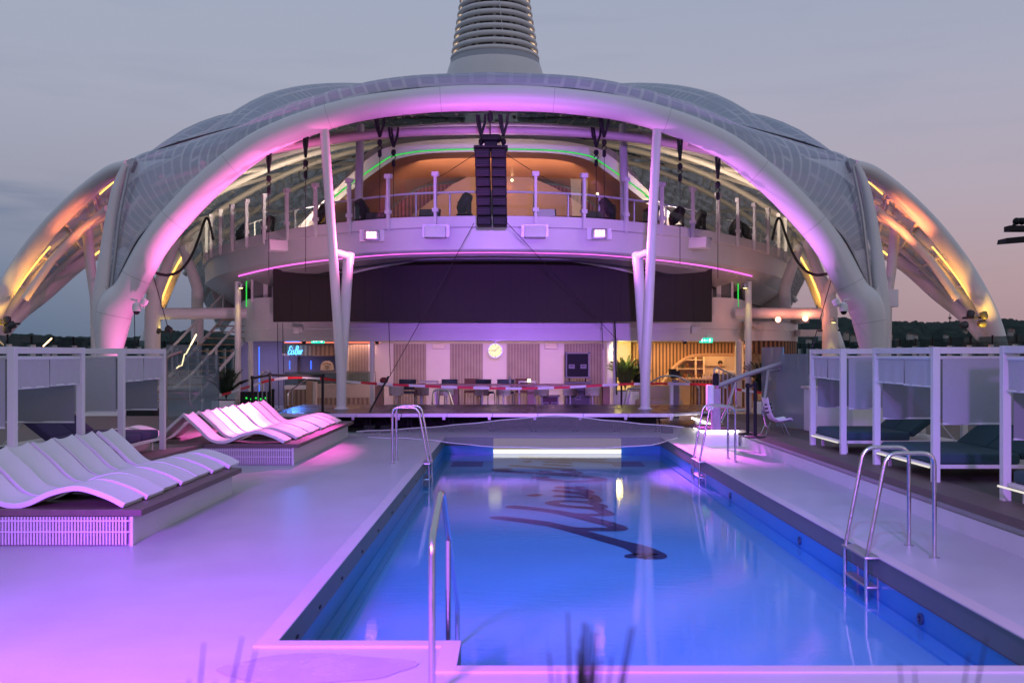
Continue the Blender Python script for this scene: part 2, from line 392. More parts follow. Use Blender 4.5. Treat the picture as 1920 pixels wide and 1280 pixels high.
struct(lb.build('pool_ledge', mat('pool_ledge_blue', (.10,.36,.62), .4, var=.1)))
# water: fresnel mirror over a clear blue-tinted sheet with fine ripples
wm = bpy.data.materials.new('pool_water'); wm.use_nodes = True; t = wm.node_tree; t.nodes.clear()
o_ = N('ShaderNodeOutputMaterial', t); trn = N('ShaderNodeBsdfTransparent', t); trn.inputs[0].default_value = (.72,.90,1,1)
gls = N('ShaderNodeBsdfGlossy', t); gls.inputs['Roughness'].default_value = .0
co = N('ShaderNodeTexCoord', t); mpp = N('ShaderNodeMapping', t); mpp.inputs['Scale'].default_value = (1.6, 4.0, 1)
n1 = N('ShaderNodeTexNoise', t); n1.inputs['Scale'].default_value = 3.2; n1.inputs['Detail'].default_value = 5; n1.inputs['Roughness'].default_value = .6
bp = N('ShaderNodeBump', t); bp.inputs['Strength'].default_value = .07; bp.inputs['Distance'].default_value = .012
mxs = N('ShaderNodeMixShader', t); k = t.links.new
k(co.outputs['Object'], mpp.inputs[0]); k(mpp.outputs[0], n1.inputs['Vector']); k(n1.outputs[0], bp.inputs['Height'])
k(bp.outputs[0], gls.inputs['Normal'])
k(schlick(t, .02, bp.outputs[0]), mxs.inputs[0]); k(trn.outputs[0], mxs.inputs[1]); k(gls.outputs[0], mxs.inputs[2]); k(mxs.outputs[0], o_.inputs[0])
struct(MB().add([(PX0-.01,PD0,WZ),(NX,PD0,WZ),(NX,PDN,WZ),(PX1+.01,PDN,WZ),(PX1+.01,PD1+.01,WZ),(PX0-.01,PD1+.01,WZ)], [(0,1,2,3,4,5)]).build('water', wm))
# gutter slots, inlets
g = MB()
for D in (7.6, 8.5, 9.6, 10.9, 12.2, 13.6, 15.2, 17, 19): 
    for s_, X in ((1, PX0), ):
        g.lathe([(.001,0),(.045,.001),(.045,.006),(.001,.007)], (X+.001, D, -.15), 12, Matrix.Rotation(R(90), 3, 'Y'), sx=.35)
struct(g.build('pool_gutter_slots', black))
g = MB()
for D in (8.8, 12.5, 16.5, 20): g.lathe([(.05,-.01),(.055,.01),(.03,.012),(.025,-.02)], (PX1-.001, D, -.33), 14, Matrix.Rotation(R(-90), 3, 'Y'))
struct(g.build('pool_wall_inlets', mat('inlet_dark', (.02,.05,.10), .4)))
g = MB()
for px in (875, 1180): 
    a = P(px, 877, 1867*2.5/212); g.box((a.x-.35,a.y-.1,FZ+.003),(a.x+.35,a.y+.9,FZ+.006))
struct(g.build('pool_drain_grates', mat('grate_blue', (.03,.08,.22), .5)))

# lettering on the pool floor (brush script, reading away from the viewer)
def ink(pts, w, n=7):
    pts = [(900+.1875*x, 820+.1875*y) for x, y in pts]; out = []
    for px, py in pts:
        D = F*(2-FZ)/(py-CY)
        X = (px-CX)/F*D
        D = D if D < 18 else 18+(D-18)*.86
        out.append(Vector((X, D, 0)))
    c = cr(out, n); L_, R_ = [], []
    ws = w if isinstance(w, list) else [w]*len(out)
    for i, p in enumerate(c):
        t = (c[min(i+1,len(c)-1)]-c[max(i-1,0)]).normalized(); q = Vector((-t.y, t.x, 0))
        u = i/(len(c)-1)*(len(ws)-1); a = int(min(u, len(ws)-2)); ww = (ws[a]+(ws[a+1]-ws[a])*(u-a))*(1.0 if p.y < 14.5 else 1.2)
        e = min(1, (i+.35)/2.2, (len(c)-1-i+.35)/2.2)**.5
        L_.append(p+q*ww*e*.5); R_.append(p-q*ww*e*.5)
    return L_, R_
inkb = MB(); zi = [0]
def stroke(pts, w):
    zi[0] += 1; z = FZ+.004+.0012*zi[0]; a, b = ink(pts, w)
    for v in a+b: v.z = z
    inkb.grid([a, b], False)
stroke([(1480,1205),(1530,1185),(1640,1180),(1700,1190),(1690,1165),(1560,1100),(1300,1030),(1000,945),(700,870),(380,825),(110,795)], [.10,.22,.34,.40,.40,.34,.28,.27,.27,.26,.24])
stroke([(800,890),(960,915),(1150,918),(1340,920),(1380,905),(1290,868),(1100,818),(850,760),(600,722),(400,700),(265,690)], [.22,.26,.26,.28,.28,.26,.24,.24,.24,.24,.24])
stroke([(850,765),(1050,775),(1220,775),(1270,765),(1180,720),(1050,702),(860,690),(740,668),(725,652),(800,640),(940,640),(1090,655),(1190,680),(1200,700),(1100,706),(900,690)], .20)
stroke([(1060,655),(1150,640),(1125,610),(1000,600),(860,592),(735,583)], .20)
stroke([(505,572),(555,578),(605,582)], .26)
stroke([(1000,598),(1130,612),(1100,585),(940,556),(720,528)], .20)
stroke([(860,545),(1000,556),(1085,552),(1000,520),(860,500),(760,490)], .20)
stroke([(760,494),(900,500),(1050,492)], .22)
stroke([(690,385),(600,382),(580,390),(680,412),(850,428),(1020,430),(1150,422),(1190,406),(1100,384),(900,362),(600,338),(330,322),(200,304),(200,293),(320,290)], .24)
stroke([(650,312),(640,318),(720,335),(860,343),(960,338),(930,322),(800,308)], .20)
stroke([(940,300),(800,288),(520,266),(285,250)], .20)
stroke([(800,288),(700,280),(640,272)], .16)
stroke([(910,258),(800,252),(700,246),(615,244)], .18)
stroke([(900,228),(800,220),(610,212)], .18)
stroke([(435,208),(470,210),(510,211)], .24)
stroke([(1290,226),(1050,208),(800,196),(560,180),(390,163)], .20)
stroke([(1240,192),(1000,184),(780,174),(480,158),(380,150)], .20)
stroke([(800,208),(830,196),(810,180),(800,168)], .16)
tag(inkb.build('pool_lettering', inkm), 'dark blue brush script lettering painted across the pool floor', 'lettering')

# pool end: lit panel in the back wall and a pale step behind
lit = thing('glowing_pool_panel', ((X_(925,PD1)+X_(1165,PD1))/2, PD1-.03, -.3), 'long glowing white panel set in the far wall of the pool', 'light panel')
MB().box((X_(925,PD1-.1),PD1-.06,-.30),(X_(1165,PD1-.1),PD1-.015,-.03)).build('diffuser', emis('pool_panel_glow', (.9,.74,.84), .26), lit)
MB().box((X_(925,PD1-.1),PD1-.075,-.395),(X_(1165,PD1-.1),PD1-.012,-.302)).build('light_strip', emis('pool_strip_glow', (1,.96,.92), 1.3), lit)

# net stretched over the far end of the pool
netm = bpy.data.materials.new('safety_net'); netm.use_nodes = True; t = netm.node_tree; t.nodes.clear()
o_ = N('ShaderNodeOutputMaterial', t); tr_ = N('ShaderNodeBsdfTransparent', t); df = N('ShaderNodeBsdfDiffuse', t); df.inputs[0].default_value = (.46,.38,.50,1)
mxs = N('ShaderNodeMixShader', t); mxs.inputs[0].default_value = .5
nn = N('ShaderNodeTexNoise', t); nn.inputs['Scale'].default_value = 2.5; rgn = N('ShaderNodeMapRange', t); rgn.inputs[3].default_value = .30; rgn.inputs[4].default_value = .46
t.links.new(nn.outputs[0], rgn.inputs[0]); t.links.new(rgn.outputs[0], mxs.inputs[0])
t.links.new(tr_.outputs[0], mxs.inputs[1]); t.links.new(df.outputs[0], mxs.inputs[2]); t.links.new(mxs.outputs[0], o_.inputs[0])
up_ = [(668,811,25.35),(760,806,25.4),(850,799,25.4),(940,790,25.4),(1040,781,25.45),(1110,787,25.4),(1180,794,25.4),(1282,803,25.3)]
lo_ = [(690,822,23.9),(765,824,23.5),(822,829,22.9),(900,838,22.75),(1020,842,22.7),(1120,842,22.7),(1222,836,22.5),(1270,822,23.9)]
rows = []
for j in range(9):
    t_ = j/8; rows.append([P(a[0]+(b[0]-a[0])*t_, a[1]+(b[1]-a[1])*t_, a[2]+(b[2]-a[2])*t_)+Vector((0,0,.03+.008*math.sin(i*1.7+j))) for i, (a, b) in enumerate(zip(cr(up_, 4), cr(lo_, 4)))])
net = thing('safety_net', rows[8][0], 'sheer mauve net pulled tent-like from the stage edge over the far pool end', 'net')
MB().grid(rows).build('mesh', netm, net)
MB().tube(rows[0], .012, 5).build('edge_cord', whitem, net)
MB().tube(rows[8], .010, 5).build('hem_cord', whitem, net)

# ------------------------------------------------------------------ raised decks and plinths
PZ = .38
def raised(x0, x1, y0, y1):
    struct(MB().box((x0,y0,.0),(x1,y1,PZ-.072)).build('raised_deck', white))
    struct(MB().box((x0-.0,y0,PZ-.068),(x1,y1,PZ)).build('raised_deck_boards', teak))
raised(-16,-6.06,8.5,14.34); raised(-16,-5.62,14.345,26.4)
# right platform with riser and teak edge
b_ = MB(); b_.box((5.10,6.0,0),(16,27.5,PZ-.10)); b_.box((5.05,6.0,.0),(5.098,27.5,.20)); struct(b_.build('raised_deck', mat('riser_white', (.62,.62,.66), .42, var=.06, vs=2)))
struct(MB().box((5.0,6.0,PZ-.095),(5.55,27.5,PZ)).build('raised_deck_edge', teak))
struct(MB().box((5.552,6.0,PZ-.095),(16,27.5,PZ-.012)).build('raised_deck_boards', mat('dark_boards', (.075,.06,.055), .6, var=.2)))
def plinth(label, x0, x1, y0, y1, seam_y=None):
    th = thing('lounger_platform', ((x0+x1)/2,(y0+y1)/2,0), label, 'platform')
    MB().box((x0,y0+.05,0),(x1-.05,y1,PZ-.075)).build('side_panel', mat('plinth_white', (.60,.585,.60), .5, var=.07, vs=2, bump=.06, bs=12), th)
    b = MB(); b.box((x0,y0,PZ-.07),(x1+.09,y1,PZ)); b.build('deck_top', teak, th, bevel=.008)
    s = MB(); n = int((x1-x0-.04)/.033)
    for i in range(n):
        x = x0+.01+i*.033; s.box((x,y0-.0,.015),(x+.019,y0+.022,PZ-.076))
    s.box((x1-.03,y0-.004,.0),(x1-.0,y0+.03,PZ-.072))
    for z in (.14,.255): s.box((x0,y0-.008,z),(x1-.032,y0-.001,z+.016))
    s.build('slatted_front', mat('slat_white', (.60,.58,.62), .5, var=.05), th)
    MB().box((x0,y0+.045,.01),(x1-.06,y0+.049,PZ-.08)).build('backing', mat('slat_gap', (.16,.15,.20), .8), th)
    return th
plinth('low teak-topped white platform nearest the camera, left of the pool', -6.05, -3.97, 10.43, 14.3)
plinth('low teak-topped white platform beside the stage, left of the pool', -5.615, -3.97, 18.1, 24.4)
struct(MB().box((-16,18.1,PZ+.001),(-5.6,24.4,PZ+.003)).build('raised_deck_boards', teak))

# ------------------------------------------------------------------ wave loungers
prof = cr([(0,0),(-.20,.10),(-.50,.185),(-.80,.13),(-1.03,.025),(-1.2,.0),(-1.38,.06),(-1.60,.27),(-1.86,.50)], 5)
def make_lounger():
    r = thing('wave_lounger', (0,0,0), 'x', 'lounger', None)
    rows = []
    for i, p in enumerate(prof):
        k = i/(len(prof)-1); row = []
        for j in range(7):
            v = j/6; y = v*.535
            dish = -.045*math.sin(math.pi*v)*(1 if k > .62 else .15)*(min(1, (k-.55)*4) if k > .62 else 1)
            row.append(Vector((p.x, y, p.y+dish+.05)))
        rows.append(row)
    b = MB(); n = []
    for i in range(len(prof)):
        t = (prof[min(i+1,len(prof)-1)]-prof[max(i-1,0)]); q = Vector((-t.y,0,t.x)).normalized(); n.append(q if q.z > 0 else -q)
    lo = [[p-n[i]*.058-Vector((0,0,(p.z-(prof[i].y+.05)))) for p in row] for i, row in enumerate(rows)]
    m = 7; vs = sum(rows, [])+sum(lo, []); o = m*len(rows)
    fs = [(i*m+j,i*m+j+1,(i+1)*m+j+1,(i+1)*m+j) for i in range(len(rows)-1) for j in range(m-1)]
    fs += [tuple(q+o for q in f[::-1]) for f in fs]
    bd = list(range(m))+[i*m+m-1 for i in range(1,len(rows))]+[(len(rows)-1)*m+j for j in range(m-2,-1,-1)]+[i*m for i in range(len(rows)-2,0,-1)]
    fs += [(bd[k_], bd[k_]+o, bd[(k_+1)%len(bd)]+o, bd[(k_+1)%len(bd)]) for k_ in range(len(bd))]
    b.add(vs, fs, True); b.build('shell', whitem, r, bevel=.006)
    return r
lg = make_lounger(); first = True
near = [(-4.09, 10.52+.6*i) for i in range(7)]
for i, (x, y) in enumerate(near):
    lab = ('white curved wave lounger %s on the near platform' % ('nearest the camera' if i == 0 else ORD[i]+' from the camera')) if i < 6 else 'white curved wave lounger at the back end of the near platform'
    dx = (0, .03, -.02, .02, .0, .04, .10)[i]
    if first: o = lg; o.location = (x+dx, y, PZ+.003); o['label'] = lab; first = False
    else: o = dup(lg, (x+dx, y, PZ+.003), R((0,.3,-.5,.4,-.3,.8,1.5)[i]), lab)
    o['group'] = 'wave loungers'
far = [18.15, 19.0, 19.62, 20.23, 20.84, 21.45, 22.06, 22.67, 23.3]
for i, y in enumerate(far):
    lab = 'pink-lit wave lounger on the far platform, '+('set apart at its near corner' if i == 0 else 'last before the stage' if i == 8 else ORD[i]+' counting from the camera')
    o = dup(lg, (-4.12+(-.02,.03,0,.02,-.02,.03,0,.02,.05)[i], y, PZ+.003), R((-1,.5,0,.3,-.3,.2,0,.4,1)[i]), lab); o['group'] = 'wave loungers'
for i, (x, y) in enumerate(((-7.9,18.85),(-7.85,19.55))):
    o = dup(lg, (x, y, PZ+.006), R(180), 'wave lounger turned away behind the far platform, showing its sloping back, %s one' % ('nearer', 'farther')[i]); o['group'] = 'wave loungers'

# ------------------------------------------------------------------ pool ladders
def make_ladder():
    r = thing('pool_ladder', (0,0,0), 'x', 'ladder')
    for y in (0, .63):
        pts = rounded([(.67,y,0),(.67,y,1.03),(.20,y,1.03),(.01,y,.04),(0,y,-.02),(0,y,-.1)], .12)+[Vector((0,y,-.3)), Vector((0,y,-.5))]
        MB().tube(pts, .021, 12).build('handrail', steel, r)
        MB().lathe([(.05,0),(.05,.006),(.028,.012),(.023,.014)], (.67,y,.001), 18).build('floor_flange', steelm, r)
        MB().tube(rounded([(.14,y*.9+.02,-.06),(.22,y*.9+.02,-.06),(.22,y*.9+.02,-.5)], .04), .009, 6).build('grab_rod', steel, r)
        MB().tube([(.12,y*.9+.02,-.02),(.12,y*.9+.02,-.5)], .010, 6).build('stay', steelm, r)
    for z, d in ((-.0,.16),(-.29,.12),(-.45,.12)):
        MB().rbox((.05,.315,z), (d,.70,.025), .01).build('step', steelm, r)
    return r
ld = make_ladder(); ld.location = (3.50, 9.83, .0); ld['label'] = 'tall steel pool ladder on the right edge nearest the camera'
dup(ld, (3.50, 18.6, .0), 0, 'steel pool ladder on the right edge near the stage')
l2 = dup(ld, (-1.53, 18.95, .0), R(180), 'steel pool ladder on the left edge of the pool')
for o in (ld,): pass
# near grab rail
gr = thing('grab_rail', (-.47, 6.0, 0), 'brushed steel handrail in the foreground, bending down into the pool', 'handrail')
pts = rounded([(-.47,5.85,0),(-.47,5.85,.92),(-.465,6.5,1.10),(-.46,6.62,1.08),(-.46,8.4,-.10),(-.46,8.4,-.55)], .10)
MB().tube(pts, .021, 14).build('rail', steel, gr)
MB().tube([(-.46,7.2,.66),(-.46,7.2,-.5)], .019, 12).build('post', steel, gr)
MB().lathe([(.05,0),(.05,.008),(.024,.014)], (-.47,5.85,.001), 18).build('floor_flange', steelm, gr)

# ------------------------------------------------------------------ cabanas
canv = mat('pale_canvas', (.50,.49,.52), .9, var=.06, vs=12, bump=.1, bs=160)
def make_cabana(s, y0, y1, xf, xb, label, cush, front=(1.59,), back_low=1.12, bedlabel='', beddir=1, blabel=None):
    # s = +1 right of pool, -1 left; xf aisle side, xb outer side (absolute values)
    th = thing('cabana', (s*(xf+xb)/2,(y0+y1)/2,PZ), label, 'cabana')
    top = 2.10; w = .045
    for x, y, n_ in ((xf,y0,0),(xf,y1,0),(xb,y0,0),(xb,y1,0)):
        MB().box((s*x-w,y-w,PZ-.03),(s*x+w,y+w,top)).build('post', white, th, bevel=.004)
    b = MB()
    for y in (y0, y1): b.box((min(s*xf,s*xb)+w+.002,y-w+.004,top-.085),(max(s*xf,s*xb)-w-.002,y+w-.004,top-.002))
    for x in (xf, xb): b.box((s*x-w+.004,y0+w+.002,top-.083),(s*x+w-.004,y1-w-.002,top-.003))
    b.build('roof_beam', white, th, bevel=.003)
    b = MB()
    for y in (y0+.07, y1-.07): b.tube([(s*(xf+.06),y,top-.14),(s*(xb-.06),y,top-.14)], .022, 8)
    b.tube([(s*(xf+.0),y0+.06,top-.14),(s*(xf+.0),y1-.06,top-.14)], .022, 8)
    b.build('roller_tube', whitem, th)
    def sheet(a, c, z0, z1, m, nm, split=None):
        a, c = Vector(a), Vector(c); rows = []
        for i in range(9):
            q = a.lerp(c, i/8); wv = Vector((c.y-a.y, -(c.x-a.x), 0)).normalized()*.012*math.sin(i*1.9)
            rows.append([Vector((q.x,q.y,z1)), Vector((q.x,q.y,(z0+z1)/2))+wv, Vector((q.x,q.y,z0))+wv*1.6])
        nrm = Vector((c.y-a.y, -(c.x-a.x), 0)).normalized()*.006
        o = MB().slab(rows, nrm).build(nm, m, th)
        MB().tube([Vector((a.x,a.y,z0)), Vector((c.x,c.y,z0))], .014, 6).build('bottom_bar', whitem, o)
    ym = (y0+y1)/2
    sheet((s*xf,y0+.06,0),(s*xf,ym-.02,0), front[0], top-.15, canv, 'aisle_blind'); sheet((s*xf,ym+.02,0),(s*xf,y1-.06,0), front[0]+.01, top-.15, canv, 'aisle_blind')
    sheet((s*(xf+.09),y0,0),(s*(xb-.08),y0,0), back_low, top-.15, fabric, 'side_blind')
    sheet((s*(xf+.09),y1,0),(s*(xb-.08),y1,0), back_low-.06, top-.15, fabricd, 'side_blind')
    # daybed
    bd = thing('daybed', (s*(xf+xb)/2, ym, PZ), bedlabel, 'daybed')
    x0, x1 = s*(xf+.02), s*(xf+1.95); xa, xc = min(x0,x1), max(x0,x1)
    MB().box((xa-.03,y0+.08,PZ+.16),(xc,y1-.08,PZ+.21)).build('base_frame', white, bd, bevel=.004)
    for x in (xa+.1, xc-.1):
        for y in (y0+.2, y1-.2): MB().box((x-.02,y-.02,PZ-.01),(x+.02,y+.02,PZ+.158)).build('leg', white, bd)
    hinge = s*(xf+1.15)
    for y, yy in ((y0+.1, ym-.005), (ym+.005, y1-.1)):
        MB().rbox(((x0+hinge)/2,(y+yy)/2,PZ+.28), (abs(hinge-x0)-.01,yy-y,.14), .045).build('mattress', cush, bd)
        a = R(38); Lh = .95; c = Vector((hinge+s*Lh/2*math.cos(a)*1.0, (y+yy)/2, PZ+.30+Lh/2*math.sin(a)))
        m_ = Matrix.Rotation(-a*s, 3, 'Y'); bb = MB().rbox((0,0,0), (Lh,yy-y-.01,.12), .045); bb.v = [m_@v+c for v in bb.v]; bb.build('backrest', cush, bd)
    MB().tube([(hinge+s*.75,y0+.14,PZ+.2),(hinge+s*.45,y0+.14,PZ+.55)], .014, 6).build('support_strut', white, bd)
    return th
make_cabana(1, 9.05, 11.1, 5.50, 7.55, 'white framed cabana at the right edge, cut by the frame', teal, bedlabel='dark teal daybed in the cabana cut by the right edge')
make_cabana(1, 12.70, 14.75, 5.40, 7.45, 'white framed cabana in the middle of the right row', teal, bedlabel='dark teal double daybed with raised backs in the middle right cabana')
make_cabana(1, 16.30, 17.95, 5.42, 7.4, 'white framed cabana at the far end of the right row', teal, bedlabel='dark teal daybed in the farthest right cabana')
make_cabana(-1, 12.0, 13.9, 6.02, 8.0, 'white framed cabana nearest the camera on the left', navy, bedlabel='dark teal daybed with raised back behind the near left loungers')
make_cabana(-1, 15.3, 17.1, 6.0, 8.0, 'white framed cabana at the far end of the left row, pink lit', mat('violet_cushion', (.07,.045,.14), .85, var=.2, vs=14, bump=.25, bs=30), bedlabel='low purple daybed in the farther left cabana')
# LED glow under the right daybeds
for y0, y1 in ((9.15,11.0),(12.8,14.65),(16.4,17.85)):
    MB_ = MB().box((5.36,y0,PZ+.165),(5.372,y1,PZ+.185)); tag(MB_.build('light_strip', emis('strip_soft', (1,.93,.85), .9)), 'thin white light strip under the %s right daybed' % {9.15:'nearest',12.8:'middle',16.4:'farthest'}[y0], 'light strip')

# glowing bench and riser light at the far right of the pool
bn = thing('bench', (4.6, 22.3, 0), 'small white bench glowing from a strip under its brown top', 'bench')
MB().box((4.22,21.9,.0),(4.98,22.9,.30)).build('base', whitem, bn)
MB().box((4.14,21.8,.345),(4.995,23.0,.40)).build('seat', teak, bn)
MB().box((4.19,21.86,.305),(4.985,22.95,.343)).build('light_strip', emis('bench_glow', (1,.88,.84), 9), bn)
rs = MB().box((4.94,23.05,.245),(4.985,27.4,.275)); tag(rs.build('light_strip', MC['bench_glow']), 'bright white light strip along the riser beside the stage end', 'light strip')

# ================================================================== DOME
AD = 27.5
dome = thing('canopy_dome', (-.57, AD, 0), 'big white arched canopy with clear bulging roof panels over the ship building', 'canopy')
left = [(196,806,34/2),(200,740,38/2),(205,660,46/2),(217,580,64/2),(243,543,56/2),(285,465,54/2),(335,402,54/2),(405,333,52/2),(500,264,50/2),(640,212,46/2),(780,190,46/2),(921,184,48/2)]
pts = [P(a,b,AD) for a,b,c in left]; rr_ = [c/F*AD for a,b,c in left]
right = [P(mir(a),b,AD) for a,b,c in left[-2::-1]]; rr2 = rr_[-2::-1]
allp, allr = pts+right, rr_+rr2
q = cr(allp, 6); qr = [v.x for v in cr([(r,0,0) for r in allr], 6)]
MB().tube(q, qr, 28).build('front_arch', white, dome)
for i in range(8, len(q)-8, 9):
    t_ = (q[i+1]-q[i-1]).normalized(); MB().tube([q[i]-t_*.006, q[i]+t_*.006], qr[i]+.004, 28).build('weld_seam', mat('seam_grey', (.45,.43,.44), .6), dome)
for s in (0, 1):
    m_ = (lambda x: mir(x)) if s else (lambda x: x)
    # weld rings and foot pedestals
    f = P(m_(196), 806, AD); f.z = 0
    MB().lathe([(.40,0),(.40,.05),(.27,.10),(.25,.16)], f, 24).build('arch_foot', white, dome)
    MB().box((f.x-.55,f.y-.5,.0),(f.x+.55,f.y+.9,.42)).build('foot_plinth', whitem, dome, bevel=.02)
    # side gusset from foot up to the knee: a broad blade
    bl = [(188,585,18),(196,520,20),(204,450,16),(212,390,13),(222,345,11),(238,308,9)]
    rows = []
    MB().tube(cr([P(m_(a),b,AD+.1+.05*i) for i,(a,b,c) in enumerate([(197,670,18)]+bl)], 5), [v.x for v in cr([(c/F*AD*.8,0,0) for a,b,c in [(197,670,18)]+bl], 5)], 16).build('knee_strut', white, dome)
    # webs between blade and arch at the foot
    w = [P(m_(186),575,AD-.05), P(m_(190),520,AD), P(m_(206),562,AD-.1), P(m_(232),530,AD-.1), P(m_(248),560,AD-.1), P(m_(222),655,AD-.05), P(m_(184),655,AD-.05)]
    MB().prism([w[0],w[1],w[2],w[3],w[4],w[5],w[6]], (0,.35,0)).build('web_plate', white, dome)
    # perforated edge channel along strut
    MB().tube(cr([P(m_(208),548,AD+.0),P(m_(217),470,AD+.02),P(m_(226),395,AD+.1),P(m_(243),312,AD+.3)], 6), .05, 6).build('edge_channel', steelm, dome)
    # knee bracket
    MB().prism([P(m_(236),302,AD+.3),P(m_(248),296,AD+.5),P(m_(252),302,AD+.5),P(m_(244),322,AD+.35)], (0,.3,0)).build('knee_bracket', steelm, dome)
    # seam rail on the outer side of the arch
    edge = [(207,562),(213,543),(253,460),(283,423),(333,370),(400,310),(500,243),(640,192),(760,169),(921,161)]
    MB().tube(cr([P(m_(a),b-1,AD+.12) for a,b in edge], 5), .028, 6).build('clamp_rail', dgrey, dome)

# cushions: clear quilted panels with a ghost of the lattice under them
def cushion(name, su, sv):
    cu = bpy.data.materials.new(name); cu.use_nodes = True; t = cu.node_tree; t.nodes.clear(); k = t.links.new
    o_ = N('ShaderNodeOutputMaterial', t); tr_ = N('ShaderNodeBsdfTransparent', t); tr_.inputs[0].default_value = (.70,.76,.84,1)
    df = N('ShaderNodeBsdfDiffuse', t); gl = N('ShaderNodeBsdfGlossy', t); gl.inputs['Roughness'].default_value = .14
    uv = N('ShaderNodeUVMap', t); s_ = N('ShaderNodeSeparateXYZ', t); k(uv.outputs[0], s_.inputs[0])
    def line(axis, off, w, sc):
        a = N('ShaderNodeMath', t, operation='MULTIPLY_ADD'); a.inputs[1].default_value = sc; a.inputs[2].default_value = off; k(s_.outputs[axis], a.inputs[0])
        f = N('ShaderNodeMath', t, operation='FRACT'); k(a.outputs[0], f.inputs[0])
        c = N('ShaderNodeMath', t, operation='LESS_THAN'); c.inputs[1].default_value = w; k(f.outputs[0], c.inputs[0]); return c
    l1, l2 = line(0, 0, .24, su), line(1, 0, .20, sv)
    # alternate cells drop one of the bars, so the weave reads as basketwork
    wn = N('ShaderNodeTexWhiteNoise', t); wn.noise_dimensions = '2D'; sn = N('ShaderNodeVectorMath', t, operation='SNAP'); sn.inputs[1].default_value = (1/su, 1/sv, 1); k(uv.outputs[0], sn.inputs[0]); k(sn.outputs[0], wn.inputs['Vector'])
    gt = N('ShaderNodeMath', t, operation='GREATER_THAN'); gt.inputs[1].default_value = .28; k(wn.outputs['Value'], gt.inputs[0])
    mm = N('ShaderNodeMath', t, operation='MULTIPLY'); k(l2.outputs[0], mm.inputs[0]); k(gt.outputs[0], mm.inputs[1])
    mx_ = N('ShaderNodeMath', t, operation='MAXIMUM'); k(l1.outputs[0], mx_.inputs[0]); k(mm.outputs[0], mx_.inputs[1])
    lo = N('ShaderNodeTexNoise', t); lo.inputs['Scale'].default_value = .35; k(uv.outputs[0], lo.inputs['Vector'])
    fade = N('ShaderNodeMapRange', t); fade.inputs[1].default_value = .35; fade.inputs[2].default_value = .62; fade.inputs[3].default_value = .25; fade.inputs[4].default_value = 1; k(lo.outputs[0], fade.inputs[0])
    pt = N('ShaderNodeMath', t, operation='MULTIPLY'); k(mx_.outputs[0], pt.inputs[0]); k(fade.outputs[0], pt.inputs[1])
    c_ = N('ShaderNodeMix', t, data_type='RGBA'); c_.inputs[6].default_value = (.44,.48,.57,1); c_.inputs[7].default_value = (.62,.63,.68,1); k(pt.outputs[0], c_.inputs[0]); k(c_.outputs[2], df.inputs[0])
    op = N('ShaderNodeMapRange', t); op.inputs[3].default_value = .72; op.inputs[4].default_value = .86; k(pt.outputs[0], op.inputs[0])
    nz_ = N('ShaderNodeTexNoise', t); nz_.inputs['Scale'].default_value = 1.2; bp_ = N('ShaderNodeBump', t); bp_.inputs['Strength'].default_value = .25; bp_.inputs['Distance'].default_value = .1
    k(nz_.outputs[0], bp_.inputs['Height']); k(bp_.outputs[0], gl.inputs['Normal'])
    a_ = N('ShaderNodeMixShader', t); b2 = N('ShaderNodeMixShader', t); k(op.outputs[0], a_.inputs[0]); k(tr_.outputs[0], a_.inputs[1]); k(df.outputs[0], a_.inputs[2])
    k(schlick(t, .10, None, .75), b2.inputs[0]); k(a_.outputs[0], b2.inputs[1]); k(gl.outputs[0], b2.inputs[2]); k(b2.outputs[0], o_.inputs[0]); return cu
cu = cushion('roof_cushion', 1.5, 1.5)
# lattice: flat bars woven in two directions, real cut-outs by alpha
def lattice(name, col, su, sv, wu, wv, gap):
    m = bpy.data.materials.new(name); m.use_nodes = True; t = m.node_tree; t.nodes.clear(); k = t.links.new
    o_ = N('ShaderNodeOutputMaterial', t); tr = N('ShaderNodeBsdfTransparent', t); tr.inputs[0].default_value = (1,1,1,1)
    d = N('ShaderNodeBsdfDiffuse', t); d.inputs[0].default_value = (*col, 1)
    uv = N('ShaderNodeUVMap', t); s = N('ShaderNodeSeparateXYZ', t); k(uv.outputs[0], s.inputs[0])
    def line(axis, sc, w):
        a = N('ShaderNodeMath', t, operation='MULTIPLY'); a.inputs[1].default_value = sc; k(s.outputs[axis], a.inputs[0])
        f = N('ShaderNodeMath', t, operation='FRACT'); k(a.outputs[0], f.inputs[0])
        c = N('ShaderNodeMath', t, operation='LESS_THAN'); c.inputs[1].default_value = w; k(f.outputs[0], c.inputs[0]); return c
    a, b = line(0, su, wu), line(1, sv, wv)
    mxx = N('ShaderNodeMath', t, operation='MAXIMUM'); k(a.outputs[0], mxx.inputs[0]); k(b.outputs[0], mxx.inputs[1])
    # some bars missing, in clumps
    nn = N('ShaderNodeTexWhiteNoise', t); nn.noise_dimensions = '2D'; sn = N('ShaderNodeVectorMath', t, operation='SNAP'); sn.inputs[1].default_value = (1/su, 1/sv, 1)
    k(uv.outputs[0], sn.inputs[0]); k(sn.outputs[0], nn.inputs['Vector'])
    gt = N('ShaderNodeMath', t, operation='GREATER_THAN'); gt.inputs[1].default_value = gap; k(nn.outputs['Value'], gt.inputs[0])
    ml = N('ShaderNodeMath', t, operation='MULTIPLY'); k(mxx.outputs[0], ml.inputs[0]); k(gt.outputs[0], ml.inputs[1])
    x = N('ShaderNodeMixShader', t); k(ml.outputs[0], x.inputs[0]); k(tr.outputs[0], x.inputs[1]); k(d.outputs[0], x.inputs[2]); k(x.outputs[0], o_.inputs[0])
    return m
lat = lattice('panel_lattice', (.62,.62,.66), 1, 1, .22, .26, .10)
